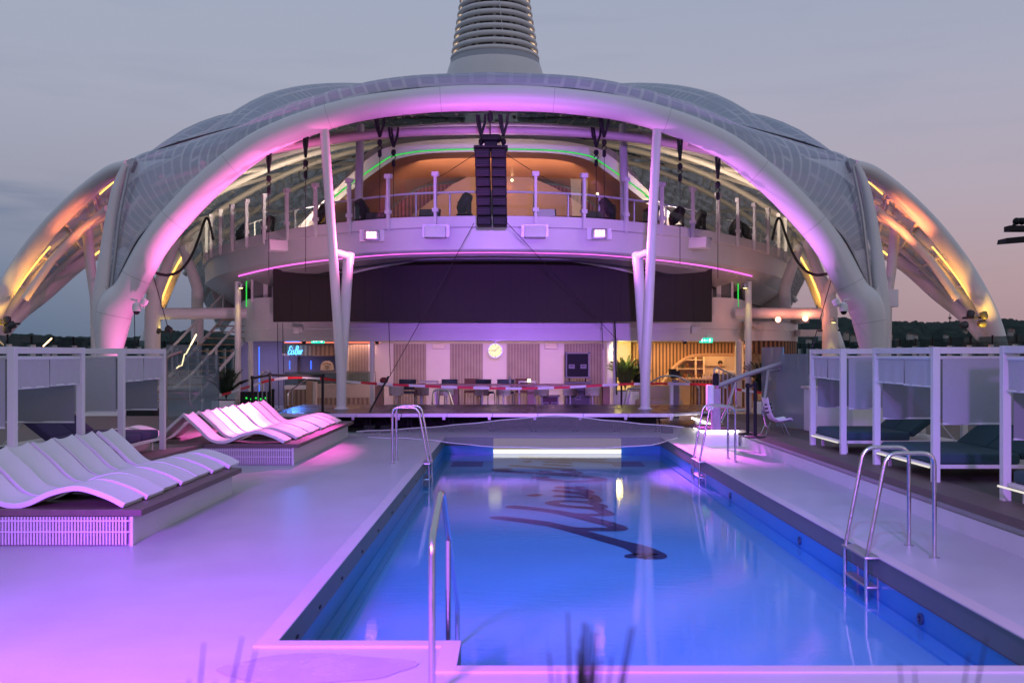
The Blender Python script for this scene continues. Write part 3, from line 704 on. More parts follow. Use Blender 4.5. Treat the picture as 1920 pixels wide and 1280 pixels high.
def uvgrid(o, nu, nv, su, sv):
    me = o.data; uvl = me.uv_layers.new(name='UVMap'); m = nu
    for lp in me.loops:
        i = lp.vertex_index; uvl.data[lp.index].uv = ((i % m)*su, (i//m)*sv)
def lerp_path(path, t):
    x = t*(len(path)-1); i = min(int(x), len(path)-2); return path[i].lerp(path[i+1], x-i)
def patch(A, B, bulge, name, nu=40, nv=14, out=None, lt=True):
    A = cr(A, 8); B = cr(B, 8); cen = Vector((-.6, 36, 2)); rows, low = [], []
    for j in range(nv+1):
        v = j/nv; row, lw_ = [], []
        for i in range(nu+1):
            u = i/nu; a, b = lerp_path(A, u), lerp_path(B, u); p = a.lerp(b, v)
            d = (p-cen); d.y *= .5; d.normalize()
            sb = math.sin(math.pi*v)**.7 if out == 'v' else (math.sin(math.pi*u)**.7*(.55+.45*math.sin(math.pi*min(1,v*1.3)))*(min(1, v*5)))
            row.append(p+d*bulge*sb); lw_.append(p-d*.12+d*bulge*sb*.15)
        rows.append(row); low.append(lw_)
    o = MB().grid(rows).build(name, cu, dome)
    uvgrid(o, nu+1, nv+1, sum((A[i+1]-A[i]).length for i in range(len(A)-1))/.42/nu, max((lerp_path(A,.25)-lerp_path(B,.25)).length, .5)/.45/nv)
for s in (0, 1):
    m_ = (lambda x: mir(x)) if s else (lambda x: x)
    A0 = [P(m_(a),b-2,AD+.15) for a,b in [(207,560),(226,515),(253,460),(290,414),(333,370),(400,310),(500,243),(640,192),(760,168),(921,160)]]
    B0 = [P(m_(a),b,D) for a,b,D in [(207,558,AD+.2),(214,495,AD+.3),(224,420,AD+.5),(240,306,AD+.9),(333,270,28.8),(467,234,28.8),(560,208,28.8),(650,184,28.8),(760,165,28.6),(921,158,28.4)]]
    patch(A0, B0, .34, 'roof_panel', 60, 10, 'v')
    MB().tube(cr([p+Vector((0,0,.03)) for p in B0[3:]], 6), .03, 6).build('panel_seam', dgrey, dome)
    K, P1, P2, P3 = [P(m_(a),b,D) for a,b,D in ((240,306,28.4),(333,270,28.8),(467,234,28.8),(921,157,28.4))]
    sg = 1 if s else -1; cx = -.7
    H = P(m_(872), 163, 46); H3 = P(921, 163, 46)
    def rise(a, b, h): return [a.lerp(b, t_)+Vector((0,0,h*math.sin(math.pi*t_)*1.0)) for t_ in (0,.17,.33,.5,.67,.83,1)]
    PK, PA, PB, PC = rise(K,H+Vector((0,0,-2.4)),.2), rise(P1,H+Vector((0,0,-1.5)),.3), rise(P2,H+Vector((0,0,-.5)),.35), rise(P3,H3,.1)
    def petal(La, Lb, bulge):
        LA, LB = cr(La, 6), cr(Lb, 6); rows, low = [], []
        for j in range(25):
            v = j/24; a, b = lerp_path(LA, v), lerp_path(LB, v); row, l2_ = [], []
            for i in range(19):
                u = i/18; p = a.lerp(b, u); ch = math.sin(math.pi*u)
                d = Vector((sg*(.55 if La is PK else .3), -.1, 1)).normalized()
                base = p+d*(.06*(a-b).length*ch*min(1,v*6)); bl_ = bulge*ch**.8*math.sin(math.pi*min(1,.30+v*.69))**1.1*(1-math.exp(-v*12))
                row.append(base+d*bl_); l2_.append(base-d*.1)
            rows.append(row); low.append(l2_)
        q = MB().grid(rows).build('roof_panel', cu, dome); uvgrid(q, 19, 25, (La[0]-Lb[0]).length/18/.42*.9, 19/24/.5)
        MB().tube([p+Vector((0,0,.04)) for p in LA], .035, 6).build('panel_seam', dgrey, dome)
    petal(PK, PA, 1.05); petal(PA, PB, 1.0); petal(PB, PC, .26)

# inner ribs and glazed lattice ceiling
def zc(D): 
    t = [(27.5,8.6),(29,9.0),(31,9.6),(34,10.4),(38,11.2),(42,11.9),(46,12.3),(50,11.7),(54,10.2),(58,8.0)]
    for (a,x),(b,y) in zip(t,t[1:]):
        if a <= D <= b: return x+(y-x)*(D-a)/(b-a)
    return t[-1][1] if D > 58 else t[0][1]
def edge_z(D):
    t = [(27,7.8),(31,7.5),(34,6.8),(37,6.2),(45,6.4),(50,5.2),(58,3)]
    for (a,x),(b,y) in zip(t,t[1:]):
        if a <= D <= b: return x+(y-x)*(D-a)/(b-a)
    return 3
def vault(D, a, drop=0):     # a in 0..1 from left edge to right edge at depth D
    w = 16.2; zt = zc(D)-drop; ze = edge_z(D); k_ = min(.999, max(0, (ze-2.5)/(zt-2.5)))
    xm = w*(1-k_**1.6)**(1/2.2); x = -math.cos(math.pi*a); x = (abs(x)**.85)*(1 if x > 0 else -1)*xm
    z = 2.5+(zt-2.5)*max(0, 1-(abs(x)/w)**2.2)**.625
    return Vector((-.7+x, D, z))
glz = bpy.data.materials.new('ceiling_glazing'); glz.use_nodes = True; t = glz.node_tree; t.nodes.clear(); k = t.links.new
o_ = N('ShaderNodeOutputMaterial', t); tr_ = N('ShaderNodeBsdfTransparent', t); tr_.inputs[0].default_value = (.62,.68,.68,1)
df = N('ShaderNodeBsdfDiffuse', t); df.inputs[0].default_value = (.20,.22,.21,1); a_ = N('ShaderNodeMixShader', t)
uv = N('ShaderNodeUVMap', t); wn = N('ShaderNodeTexNoise', t); wn.inputs['Scale'].default_value = 2.3; k(uv.outputs[0], wn.inputs['Vector'])
rg = N('ShaderNodeMapRange', t); rg.inputs[1].default_value = .35; rg.inputs[2].default_value = .65; rg.inputs[3].default_value = .62; rg.inputs[4].default_value = .88; k(wn.outputs[0], rg.inputs[0]); k(rg.outputs[0], a_.inputs[0])
k(tr_.outputs[0], a_.inputs[1]); k(df.outputs[0], a_.inputs[2]); k(a_.outputs[0], o_.inputs[0])
lat2 = lattice('ceiling_lattice', (.52,.50,.46), 1, 1, .18, .14, .4)
DD = [29.5+i*.75 for i in range(38)]
rows = [[vault(D, i/60) for i in range(61)] for D in DD]
o = MB().grid(rows).build('ceiling_glazing', glz, dome); uvgrid(o, 61, len(DD), .7, .7)
rows = [[p-Vector((0,0,.09)) for p in r_] for r_ in rows]
o = MB().grid(rows).build('ceiling_lattice', lat2, dome); uvgrid(o, 61, len(DD), 1.6, 2.4)
ribm = mat('rib_paint', (.60,.54,.49), .42, var=.06, vs=2)
for D in (30.2, 33.0, 36.0, 39.2, 42.6, 46.4, 50.6, 55):
    MB().tube([vault(D, i/56, .22)-Vector((0,0,.34)) for i in range(57)], .125 if D > 38 else .13, 10).build('rib', ribm, dome)
for s in (-1, 1):     # diagonal ribs crossing the arcs
    for D0, D1, a0, a1 in ((30,52,.18,.46),(30,48,.05,.40),(34,54,.06,.34),(29,44,.30,.52),(31,50,.36,.60),(38,56,.04,.30)):
        ps = []
        for i in range(31):
            a = a0+(a1-a0)*i/30; ps.append(vault(D0+(D1-D0)*i/30, a if s < 0 else 1-a, .2)-Vector((0,0,.25)))
        MB().tube(ps, .095, 8).build('diagonal_rib', ribm, dome)
# black cable runs hung under the ceiling
for i in range(7):
    a0 = random.uniform(.12,.4); D0 = random.uniform(31,46)
    for a_s in (a0, 1-a0):
        MB().tube([vault(D0+.1*math.sin(j), a_s+(j*.012 if a_s < .5 else -j*.012), .5) for j in range(9)], .03, 5).build('cable_run', blackr, dome)

# wings: outer tube, inner tube, lattice and struts to each side
for s in (0, 1):
    m_ = (lambda x: x) if s else (lambda x: mir(x))
    up = [(1600,312,29.2,.20),(1636,326,30,.24),(1692,370,31,.27),(1750,428,31.6,.28),(1801,494,32,.29),(1840,560,32,.29),(1863,615,32,.29),(1875,665,32,.29),(1880,700,32,.29)]
    lo = [(1590,440,35,.30),(1640,458,35,.30),(1700,494,34.6,.32),(1760,546,34,.33),(1810,588,33.2,.30),(1850,640,32.4,.22)]
    U = cr([P(m_(a),b,D) for a,b,D,r in up], 6); Lo = cr([P(m_(a),b,D) for a,b,D,r in lo], 6)
    MB().tube(U, [v.x for v in cr([(r,0,0) for *_, r in up], 6)], 20).build('wing_arch', white, dome)
    MB().tube(Lo, [v.x for v in cr([(r,0,0) for *_, r in lo], 6)], 16).build('wing_arch', white, dome)
    rows = [[lerp_path(U, .05+.75*i/30).lerp(lerp_path(Lo, .02+.9*i/30), .06+.88*j/8) for i in range(31)] for j in range(9)]
    o = MB().grid(rows).build('wing_glazing', cu, dome)
    rows = [[p-Vector((0,0,.08)) for p in r_] for r_ in rows]
    o = MB().grid(rows).build('wing_lattice', lat2, dome); uvgrid(o, 31, 9, .55, .8)
    md = [lerp_path(U, .05+.75*t_).lerp(lerp_path(Lo, .02+.9*t_), .42)-Vector((0,0,.2)) for t_ in [i/20 for i in range(21)]]
    MB().tube(md, .14, 10).build('wing_rib', white, dome)
    md2 = [lerp_path(U, .05+.75*t_).lerp(lerp_path(Lo, .02+.9*t_), .72)-Vector((0,0,.2)) for t_ in [i/20 for i in range(21)]]
    MB().tube(md2, .10, 8).build('wing_rib', white, dome)
    MB().tube([P(m_(1640),392,31), P(m_(1690),430,31.8), P(m_(1745),488,32), P(m_(1795),560,32)], .13, 12).build('wing_strut', white, dome)
    MB().tube([P(m_(1680),415,32.5), P(m_(1672),500,32.5), P(m_(1664),560,32.5), P(m_(1662),670,32.5)], [.17,.16,.15,.15], 12).build('wing_column', white, dome)
    MB().tube([P(m_(1640),455,33), P(m_(1652),540,32.6), P(m_(1660),600,32.5)], .10, 10).build('wing_strut', white, dome)
    c0 = [lerp_path(U, .38+.3*i/8).lerp(lerp_path(Lo, .4+.3*i/8), .12)-Vector((0,.1,.42)) for i in range(9)]
    MB().tube(c0, .02, 6).build('amber_strip', amb_e, dome)
    MB().tube([P(m_(1618),332,30.1), P(m_(1655),364,30.6)], .018, 6).build('amber_strip', amb_e, dome)
    MB().tube([P(m_(1630),452,34.2), P(m_(1664),478,34.2)], .03, 6).build('amber_strip', amb_e, dome)
    for i in range(5):
        a, b = lerp_path(U, .2+.12*i), lerp_path(Lo, .2+.12*i); 
        MB().tube([a.lerp(b,.1)-Vector((0,0,.15)), a.lerp(b,.9)-Vector((0,0,.15))], .05, 6).build('purlin', white, dome)
    # rear leg with LED line
    rl_ = [(1440,400,44,.2),(1480,450,44,.28),(1522,520,44,.30),(1560,620,44,.30),(1578,672,44,.30)]
    RL = cr([P(m_(a),b,D) for a,b,D,r in rl_], 6); MB().tube(RL, [v.x for v in cr([(r,0,0) for *_, r in rl_], 6)], 14).build('rear_leg', white, dome)
    MB().tube([p+Vector((-.12 if s else .12,-.30,0)) for p in RL[8:19]], .03, 6).build('amber_strip', amb_e, dome)
    # forked side columns
    MB().tube([P(m_(1556),700,35), P(m_(1556),590,35), P(m_(1552),548,35)], .27, 14).build('side_column', white, dome)
    MB().tube([P(m_(1552),552,35), P(m_(1580),500,34.5), P(m_(1592),455,34)], [.25,.20,.16], 12).build('column_branch', white, dome)
    MB().tube([P(m_(1552),552,35), P(m_(1534),510,35.5), P(m_(1512),452,36)], [.25,.20,.16], 12).build('column_branch', white, dome)
    MB().tube([P(m_(1472),640,38), P(m_(1472),540,38), P(m_(1478),520,38), P(m_(1500),462,38)], [.24,.22,.22,.16], 12).build('side_column', white, dome)
    MB().tube([P(m_(1380),587,36), P(m_(1556),588,35)], .20, 12).build('tie_beam', white, dome)
    MB().tube([P(m_(1560),330+120,33), P(m_(1520),462,40), P(m_(1500),440,44)], .16, 10).build('eave_beam', ribm, dome)
    # V columns under the arch
    vx = 1226 if s else 1842-1226+8
    base = P(1210 if s else 640, 768, 27.6)
    top1 = P(1232 if s else 608, 240, 27.5); nd = P(1196 if s else 653, 480, 28.6); top2 = P(1168 if s else 676, 236, 33)
    MB().tube([base-Vector((0,0,.0)), base+Vector((0,0,.95)), top1], [.135,.14,.125], 18).build('support_column', white, dome)
    MB().tube([base+Vector((0,.05,.9)), nd+Vector((0,0,-.05))], [.135,.155], 16).build('support_column', white, dome)
    MB().tube([nd+Vector((0,0,-.25)), nd+Vector((0,.15,.06))], [.155,.155], 14).build('column_node', white, dome)
    MB().tube([P(1172 if s else 670, 470, 31), top2], .135, 14).build('support_column', white, dome)
    MB().tube([nd, P(1222 if s else 620, 470, 27.6)], .10, 10).build('column_brace', steelm if 0 else white, dome)
    MB().lathe([(.20,0),(.20,.03),(.14,.05)], (base.x,base.y,.495), 20).build('column_collar', white, dome)

# ------------------------------------------------------------------ funnel
FD = 52
def fx(px): return abs(X_(928+px, FD)-X_(928, FD))
fc = X_(928, FD)
fun = thing('funnel', (fc, FD, 12), 'tall tapering white ring-louvred funnel rising above the canopy', 'funnel')
zb = Z_(112, FD)
MB().lathe([(fx(100),Z_(185,FD)),(fx(93),Z_(158,FD)),(fx(90),Z_(140,FD)),(fx(86),Z_(127,FD))], (fc,FD,0), 56).build('skirt', white, fun)
MB().lathe([(fx(85.5),Z_(127,FD)+.01),(fx(83),Z_(118,FD)),(fx(80),zb)], (fc,FD,0), 56).build('collar_band', mat('grey_band', (.36,.38,.42), .5, var=.05), fun)
ins = MB(); 
for i in range(13):
    y = 112-i*13.6; hw = 79-(112-y)*.157; r = fx(hw)
    pr = [(fc+r*math.cos(2*math.pi*j/64), FD+r*math.sin(2*math.pi*j/64), Z_(y, FD)) for j in range(64)]
    MB().tube(pr, .13, 10, closed=True).build('ring', white, fun)
    if i: 
        for sgn in (-1, 1):
            rr3 = r*.965; al = R(12)
            MB().tube([(fc+sgn*rr3*math.cos(al+.06*q), FD-rr3*math.sin(al+.06*q), Z_(y, FD)-.23+.0*q) for q in (-2,0,2)], .035, 6).build('amber_lamp', MC['warm_led'], fun)
for x0, x1, mt_, d in ((-3,3,white,-.3),(-52,-42,cream,.1),(42,52,cream,.1),(-70,-56,white,.5),(56,70,white,.5),(30,36,cream,-.1),(-36,-30,cream,-.1)):
    MB().tube([(fc+X_(960+x0*.5+x1*.5,FD), FD-1.2+d, Z_(112,FD)), (fc+X_(960+(x0+x1)*.36,FD), FD-1.0+d, Z_(-60,FD))], fx((x1-x0)/2), 6).build('inner_post', mt_, fun)
MB().box((fc-fx(50),FD-.4,Z_(112,FD)),(fc+fx(50),FD+.4,Z_(-60,FD))).build('inner_casing', mat('brown_casing', (.15,.11,.09), .6, var=.3, vs=1), fun)
for i in range(6): 
    z = Z_(100-i*27, FD); MB().box((fc-fx(56),FD-.9,z),(fc+fx(56),FD-.2,z+.08)).build('inner_shelf', cream, fun)
MB().tube([P(934,-20,50), P(948,112,50)], .018, 4).build('stay_wire', whitem, fun)

# ================================================================== BALCONY AND BUILDING
def bal_plan():
    H = 4.10; pts = []
    for px, py in ((383,487),(397,469),(418,459),(450,449),(503,436),(566,425.5),(643,416.5),(727,409),(813,405.5),(921,404)):
        D = F*H/(CY-py); pts.append(Vector((X_(px,D), D, 0)))
    cx = X_(921, pts[-1].y)
    pts[-1].x = cx
    back = [Vector((cx-12.3,44,0)), Vector((cx-12.0,48,0))]
    left_ = back[::-1]+pts
    right_ = [Vector((2*cx-p.x,p.y,0)) for p in left_[-2::-1]]
    return left_, right_, cx
bl_, br_, bcx = bal_plan()
plan = cr(bl_+br_, 6)
PN = len(plan)
def nrm(i):
    t = plan[min(i+1,PN-1)]-plan[max(i-1,0)]; n = Vector((t.y,-t.x,0)).normalized(); return n   # outward (toward viewer/outside)
if nrm(PN//2).y > 0: 
    _n = nrm; nrm = lambda i: -_n(i)
BZ = 2+4.10
bld = thing('deck_building', (bcx, 34, 0), 'white two-storey curved deck building with pool balcony and bars beneath', 'building')
def ring(profile, name, m, parent=bld, i0=0, i1=None):
    i1 = i1 or PN; rows = []
    for i in range(i0, i1):
        n = nrm(i); row = []
        for off, z in profile(i): row.append(Vector((plan[i].x, plan[i].y, z))+n*off)
        rows.append(row)
    return MB().grid(rows).build(name, m, parent)
def sidek(i): # 0 at front centre, 1 at the widest side
    x = abs(plan[i].x-bcx)/11.7; return max(0, min(1, (x-.25)/.72))**1.6
ring(lambda i: [(-.9,BZ-.03),(-.15,BZ-.03),(.0,BZ),(.06,BZ-.02),(.06,BZ-.33)], 'balcony_cap', white)
fbz = lambda i: BZ-.98-.10*sidek(i)
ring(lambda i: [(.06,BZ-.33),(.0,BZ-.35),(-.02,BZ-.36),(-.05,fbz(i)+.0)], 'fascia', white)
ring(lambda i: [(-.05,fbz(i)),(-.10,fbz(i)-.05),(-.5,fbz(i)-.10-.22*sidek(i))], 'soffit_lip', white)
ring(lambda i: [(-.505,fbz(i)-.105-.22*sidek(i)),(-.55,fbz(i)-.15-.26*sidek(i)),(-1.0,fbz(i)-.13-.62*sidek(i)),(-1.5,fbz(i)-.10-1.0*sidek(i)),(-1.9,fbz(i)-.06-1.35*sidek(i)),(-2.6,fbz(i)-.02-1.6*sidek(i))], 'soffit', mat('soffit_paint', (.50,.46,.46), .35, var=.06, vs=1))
i_a = next(i for i in range(PN) if plan[i].y < 36.5); i_b = PN-i_a
MB().tube([Vector((plan[i].x,plan[i].y,fbz(i)-.08-.14*sidek(i)))+nrm(i)*-.30 for i in range(i_a,i_b)], .018, 6).build('pink_light_strip', pink_e, bld)
for off, dz in ((-1.3,-.20),(-1.9,-.12)):
    MB().tube([Vector((plan[i].x,plan[i].y,fbz(i)+dz-(.75 if off>-1.5 else 1.3)*sidek(i)))+nrm(i)*off for i in range(10,PN-10)], .035, 6).build('soffit_rail', dgrey if off > -1.5 else white, bld)
# floor slab of the balcony deck
n0 = [Vector((p.x,p.y,BZ-.10)) for p in plan]
MB().prism([p+nrm(i)*-.02 for i, p in enumerate(n0)], (0,0,.04)).build('balcony_floor', mat('balcony_floor', (.20,.19,.20), .6), bld)

# fascia speakers, floods
for px, py, D, rz, lab in ((817,436,29.2,0,'left'),(1003,436,29.2,0,'right')):
    p = P(px, py, D); th = thing('wall_speaker', p, 'small white box speaker set in the balcony fascia, %s of the hanging array' % lab, 'speaker')
    MB().rbox((p.x,p.y-.12,p.z), (.62,.30,.34), .03).build('cabinet', white, th)
    MB().box((p.x-.40,p.y+.03,p.z-.13),(p.x+.40,p.y+.10,p.z+.24)).build('recess', steelm, th)
for px, py, D, s_, lab in ((519,462,31.3,-1,'left'),(1312,457,31.2,1,'right')):
    p = P(px, py, D); th = thing('wall_speaker', p, 'angled white box speaker bracketed to the %s flank of the balcony fascia' % lab, 'speaker')
    b = MB().rbox((0,0,0), (.62,.36,.34), .03); m3 = Matrix.Rotation(R(-38*s_), 3, 'Z')@Matrix.Rotation(R(-10), 3, 'X'); b.v = [m3@v+p for v in b.v]; b.build('cabinet', white, th)
    MB().cbox(p+Vector((-.15*s_*-1,.25,.2)), (.7,.15,.08), Matrix.Rotation(R(38*s_), 3, 'Z')).build('bracket', steelm, th)
mag_e = emis('flood_face', (1,.25,.80), 9)
for px, py, lab in ((697,441,'left'),(1124,438,'right')):
    p = P(px, py, 29.35); th = thing('flood_light', p, 'magenta-glowing flood light in the balcony fascia, %s one' % lab, 'flood light')
    MB().rbox((p.x,p.y+.02,p.z), (.46,.16,.30), .03).build('housing', steelm, th)
    MB().box((p.x-.36,p.y+.05,p.z-.17),(p.x+.36,p.y+.12,p.z+.17)).build('frame', white, th)
    for a in range(3):
        for b2_ in range(2): MB().rbox((p.x-.10+.10*a,p.y-.09,p.z-.05+.10*b2_), (.085,.03,.085), .02).build('lens', mag_e, th)

# balustrade: glass, posts, rail
bal = thing('balcony_railing', (bcx, 29.4, BZ), 'curved glass balustrade with white posts along the balcony edge', 'railing')
gls1 = glassy('balustrade_glass', (.90,.94,.93), .18, .01)
MB().grid([[Vector((plan[i].x,plan[i].y,z))+nrm(i)*.10 for z in (BZ+.02, BZ+1.12)] for i in range(6, PN-6)]).build('glass_panel', gls1, bal)
cum = [0]
for i in range(PN-1): cum.append(cum[-1]+(plan[i+1]-plan[i]).length)
def at_len(d):
    for i in range(PN-1):
        if cum[i] <= d <= cum[i+1]: return plan[i].lerp(plan[i+1], (d-cum[i])/(cum[i+1]-cum[i])), nrm(i)
posts = [at_len(cum[-1]/2-.17+k_*1.46) for k_ in range(-11,12)]
for p, n in posts:
    q_ = p+n*.14; b = MB(); m3 = Matrix.Rotation(math.atan2(n.y, n.x)+R(90), 3, 'Z')
    b.cbox(q_+Vector((0,0,BZ+.42)), (.075,.11,1.5), m3); b.tube([q_+Vector((0,0,BZ-.42)), q_+Vector((0,0,BZ-.33))], [.01,.05], 8)
    b.cbox(q_+Vector((0,0,BZ+1.22)), (.20,.15,.13), m3); b.cbox(q_+Vector((0,0,BZ+.16)), (.17,.14,.11), m3)
    b.build('post', white, bal)
MB().tube([Vector((plan[i].x,plan[i].y,BZ+.86))-nrm(i)*1.0 for i in range(12, PN-12)], .035, 8).build('inner_handrail', whitem, bal)
for i in range(16, PN-16, 5):
    p = plan[i]-nrm(i)*1.0; MB().tube([(p.x,p.y,BZ),(p.x,p.y,BZ+.82)], .03, 6).build('inner_post', steelm, bal)

# moving-head lights behind the glass
def make_head():
    r = thing('moving_light', (0,0,0), 'x', 'stage light')
    MB().rbox((0,0,.07), (.40,.34,.14), .03).build('base', black, r)
    b = MB(); b.rbox((-.21,0,.32), (.06,.16,.40), .02); b.rbox((.21,0,.32), (.06,.16,.40), .02); b.build('yoke', black, r)
    m3 = Matrix.Rotation(R(38), 3, 'Y'); MB().lathe([(.10,-.30),(.17,-.22),(.19,0),(.17,.22),(.14,.30)], (0,0,.45), 16, m3).build('head', black, r)
    return r
mh = make_head(); heads = [(425,452),(470,438),(583,418),(663,398),(873,396),(1165,395),(1246,402),(1298,412),(1340,424),(1402,440),(1425,448)]
nm = ['leftmost of the row']+['%s from the left' % ORD[i] for i in range(1, 10)]+['rightmost of the row']
for i, (px, py) in enumerate(heads):
    off = (px-921)/ (CY-py); D = min(40, F*4.1/max(60, (CY-py-28))) 
    j = min(range(PN), key=lambda j_: abs((plan[j_].x-0)/plan[j_].y-(px-CX)/F)+(1 if plan[j_].y > 41 else 0)); p = plan[j]-nrm(j)*.55
    lab = 'dark moving-head light behind the balcony glass, '+nm[i]; rz = random.uniform(0, 6.28)
    if i == 0: mh.location = (p.x,p.y,BZ); mh['label'] = lab; mh.rotation_euler = (0,0,rz); mh['group'] = 'moving lights along the balcony'
    else: dup(mh, (p.x,p.y,BZ), rz, lab)
for i, (px, lit_) in enumerate(((690,0),(798,0),(1022,1),(1135,0))):
    j = min(range(PN), key=lambda j_: abs(plan[j_].x/plan[j_].y-(px-CX)/F)+(1 if plan[j_].y > 41 else 0)); p = plan[j]-nrm(j)*.5
    th = thing('floor_monitor', (p.x,p.y,BZ), 'low wedge-shaped %s behind the balcony glass, %s from the left' % ('pale monitor panel' if lit_ else 'dark stage unit', ORD[i]), 'stage unit', 'low units along the balcony')
    MB().prism([(p.x-.32,p.y-.2,BZ+.01),(p.x+.32,p.y-.2,BZ+.01),(p.x+.32,p.y+.1,BZ+.30),(p.x-.32,p.y+.1,BZ+.30)], (0,.10,-.0)).build('cabinet', black, th)
    MB().prism([(p.x-.28,p.y-.19,BZ+.045),(p.x+.28,p.y-.19,BZ+.045),(p.x+.28,p.y+.06,BZ+.275),(p.x-.28,p.y+.06,BZ+.275)], (0,-.012,.012)).build('face', whitem if lit_ else dgrey, th)

# upper pavilion with green-lit rim
UD = 35.0
outer = [(540,440),(580,400),(620,362),(655,322),(681,292),(717,270),(772,257),(840,251),(921,249)]
mid = [(560,440),(596,402),(630,366),(661,342),(680,328),(716,303),(736,292),(787,283),(850,279.5),(921,279)]
inner = [(575,440),(610,402),(640,372),(672,347),(694,330),(724,309),(746,298),(790,289),(850,285.5),(921,285)]
def full(l, D): 
    a = [P(x,y,D) for x,y in l]; return cr(a+[P(mir(x),y,D) for x,y in l[-2::-1]], 5)
def resamp(l, n=90):
    d = [0]
    for a,b in zip(l,l[1:]): d.append(d[-1]+(b-a).length)
    out = []; j = 0
    for i in range(n+1):
        t_ = d[-1]*i/n
        while j < len(l)-2 and d[j+1] < t_: j += 1
        out.append(l[j].lerp(l[j+1], (t_-d[j])/max(1e-6, d[j+1]-d[j])))
    return out
pav = thing('upper_lounge', (bcx, 37, BZ), 'upper lounge behind the balcony with copper ceiling and green-lit rim', 'lounge')
O, M_, I = resamp(full(outer, UD+.3)), resamp(full(mid, UD-.1)), resamp(full(inner, UD))
MB().grid([O, [a.lerp(b,.5)+Vector((0,-.25,.02)) for a,b in zip(O,M_)], M_]).build('rim', cream, pav)
MB().grid([M_, [a.lerp(b,.35)+Vector((0,.06,0)) for a,b in zip(M_,I)], I]).build('rim_groove', cream, pav)
MB().tube([p+Vector((0,-.05,-.03)) for p in M_[8:-8]], .022, 6).build('green_light_strip', green_e, pav)
UB = 41.0
bk = [Vector((bcx+(p.x-bcx)*.93, UB, p.z)) for p in I]
MB().grid([I, [a.lerp(b,.5)+Vector((0,0,.04)) for a,b in zip(I,bk)], bk]).build('copper_ceiling', copper, pav)
MB().grid([O, [Vector((bcx+(p.x-bcx)*.95,p.y+2.5,p.z-.05)) for p in O], [Vector((bcx+(p.x-bcx)*.86,UB+1,p.z-.3)) for p in O]]).build('roof_shell', cream, pav)
curt = stripes('warm_curtain', (.34,.14,.09), (.16,.065,.05), 0, 6.5, .5)
MB().prism([Vector((p.x,UB-.05,p.z-.05)) for p in bk], (0,.08,0)).build('back_wall', curt, pav)
MB().box((bcx-5.2,UB-.7,Z_(326,UB)),(bcx+5.2,UB-.62,Z_(319,UB))).build('valance', black, pav)
shp = mat('window_reflection', (.26,.19,.14), .8)
MB().prism([P(770,405,UB-1),P(848,346,UB-1),P(880,330,UB-1),P(990,330,UB-1),P(1040,352,UB-1),P(1092,385,UB-1),P(1092,405,UB-1)], (0,.05,0)).build('pale_reflection', shp, pav)  # beige reflection in the lounge windows, put in as a flat shape
for px, py, D in ((794,301,37),(1060,302,37),(690,347,36.2),(1166,347,36.2),(656,367,36),(884,326,40),(960,338,40),(1120,364,36.5),(655,377,35.8)):
    p = P(px, py, D); tag(MB().sph(p, .055, 8).build('downlight', MC['warm_led']), 'tiny glowing downlight in the copper lounge ceiling', 'downlight', 'downlights of the upper lounge')
for px in (746,800,952,1000,1110): lamp('curtain_light', 'SPOT', P(px, 330, UB-1.3), 30, (1,.30,.10), P(px+3, 420, UB-.5), size=.05, spot=70, blend=1)
lamp('lounge_light', 'AREA', P(860,352,37.0), 120, (1,.50,.30), P(860,280,39), size=3)
lamp('lounge_light', 'AREA', P(1000,352,37.0), 120, (1,.50,.30), P(1000,280,39), size=3)
for a_, b_, w2, c2 in ((Vector((-8.6,36.5,6.45)),Vector((-10.5,42,9.6)),950,(1,.82,.62)),(Vector((7.2,36.5,6.45)),Vector((9.1,42,9.6)),1000,(1,.78,.56)),(Vector((-6.2,33.2,6.45)),Vector((-8.6,36,9.6)),420,(1,.78,.70)),(Vector((4.8,33.2,6.45)),Vector((7.2,36,9.6)),420,(1,.78,.70)),(P(921,405,31.8),P(921,205,33),500,(1,.72,.80))):
    lamp('ceiling_fill', 'SPOT', a_, w2, c2, b_, size=.06, spot=140, blend=1)  # fills added to brighten the ribs and ceiling, no fixtures there

# LED screen
scr = thing('led_screen', (bcx, 33, 3), 'huge dark blank LED wall hanging below the balcony', 'screen')
rows = []
for i in range(33):
    u = i/32*2-1; px = 923.5+411.5*u; D = 33+.9*u*u; rows.append([Vector((X_(px,D),D,3.12)), Vector((X_(px,D),D,5.75))])
MB().slab(rows, (0,.25,0), False).build('panel_wall', screen_m, scr)
g = MB()
for i in range(1, 24):
    u = i/12-1; px = 923.5+411.5*u; D = 33+.9*u*u; x = X_(px,D); g.box((x-.004,D-.006,3.13),(x+.004,D-.002,5.75))
g.build('panel_joint', black, scr)

# mid band and ceiling of the ground floor
bplan = cr([(X_(448,41),41,0),(X_(455,38.5),38.5,0),(X_(466,36.6),36.6,0),(X_(500,35.6),35.6,0),(X_(600,35.1),35.1,0),(X_(760,34.9),34.9,0),(X_(921,34.8),34.8,0)], 6)
bp2 = bplan+[Vector((2*bcx-.0-p.x-.14,p.y,0)) for p in bplan[-2::-1]]
MB().grid([[Vector((p.x,p.y,z)) for z in (4.05,2.92)] for p in bp2]).build('mid_fascia', white, bld)
MB().grid([[Vector((p.x,p.y+dy,z)) for dy,z in ((.035,2.915),(.035,2.49),(.5,2.488))] for p in bp2]).build('mid_fascia', white, bld)
MB().prism([Vector((p.x,p.y+.3,2.50)) for p in bp2], (0,0,.05)).build('ceiling', mat('ceiling_paint', (.40,.36,.34), .6), bld)
MB().prism([Vector((p.x,p.y+.3,4.0)) for p in bp2], (0,0,.05)).build('mid_floor', dgrey, bld)
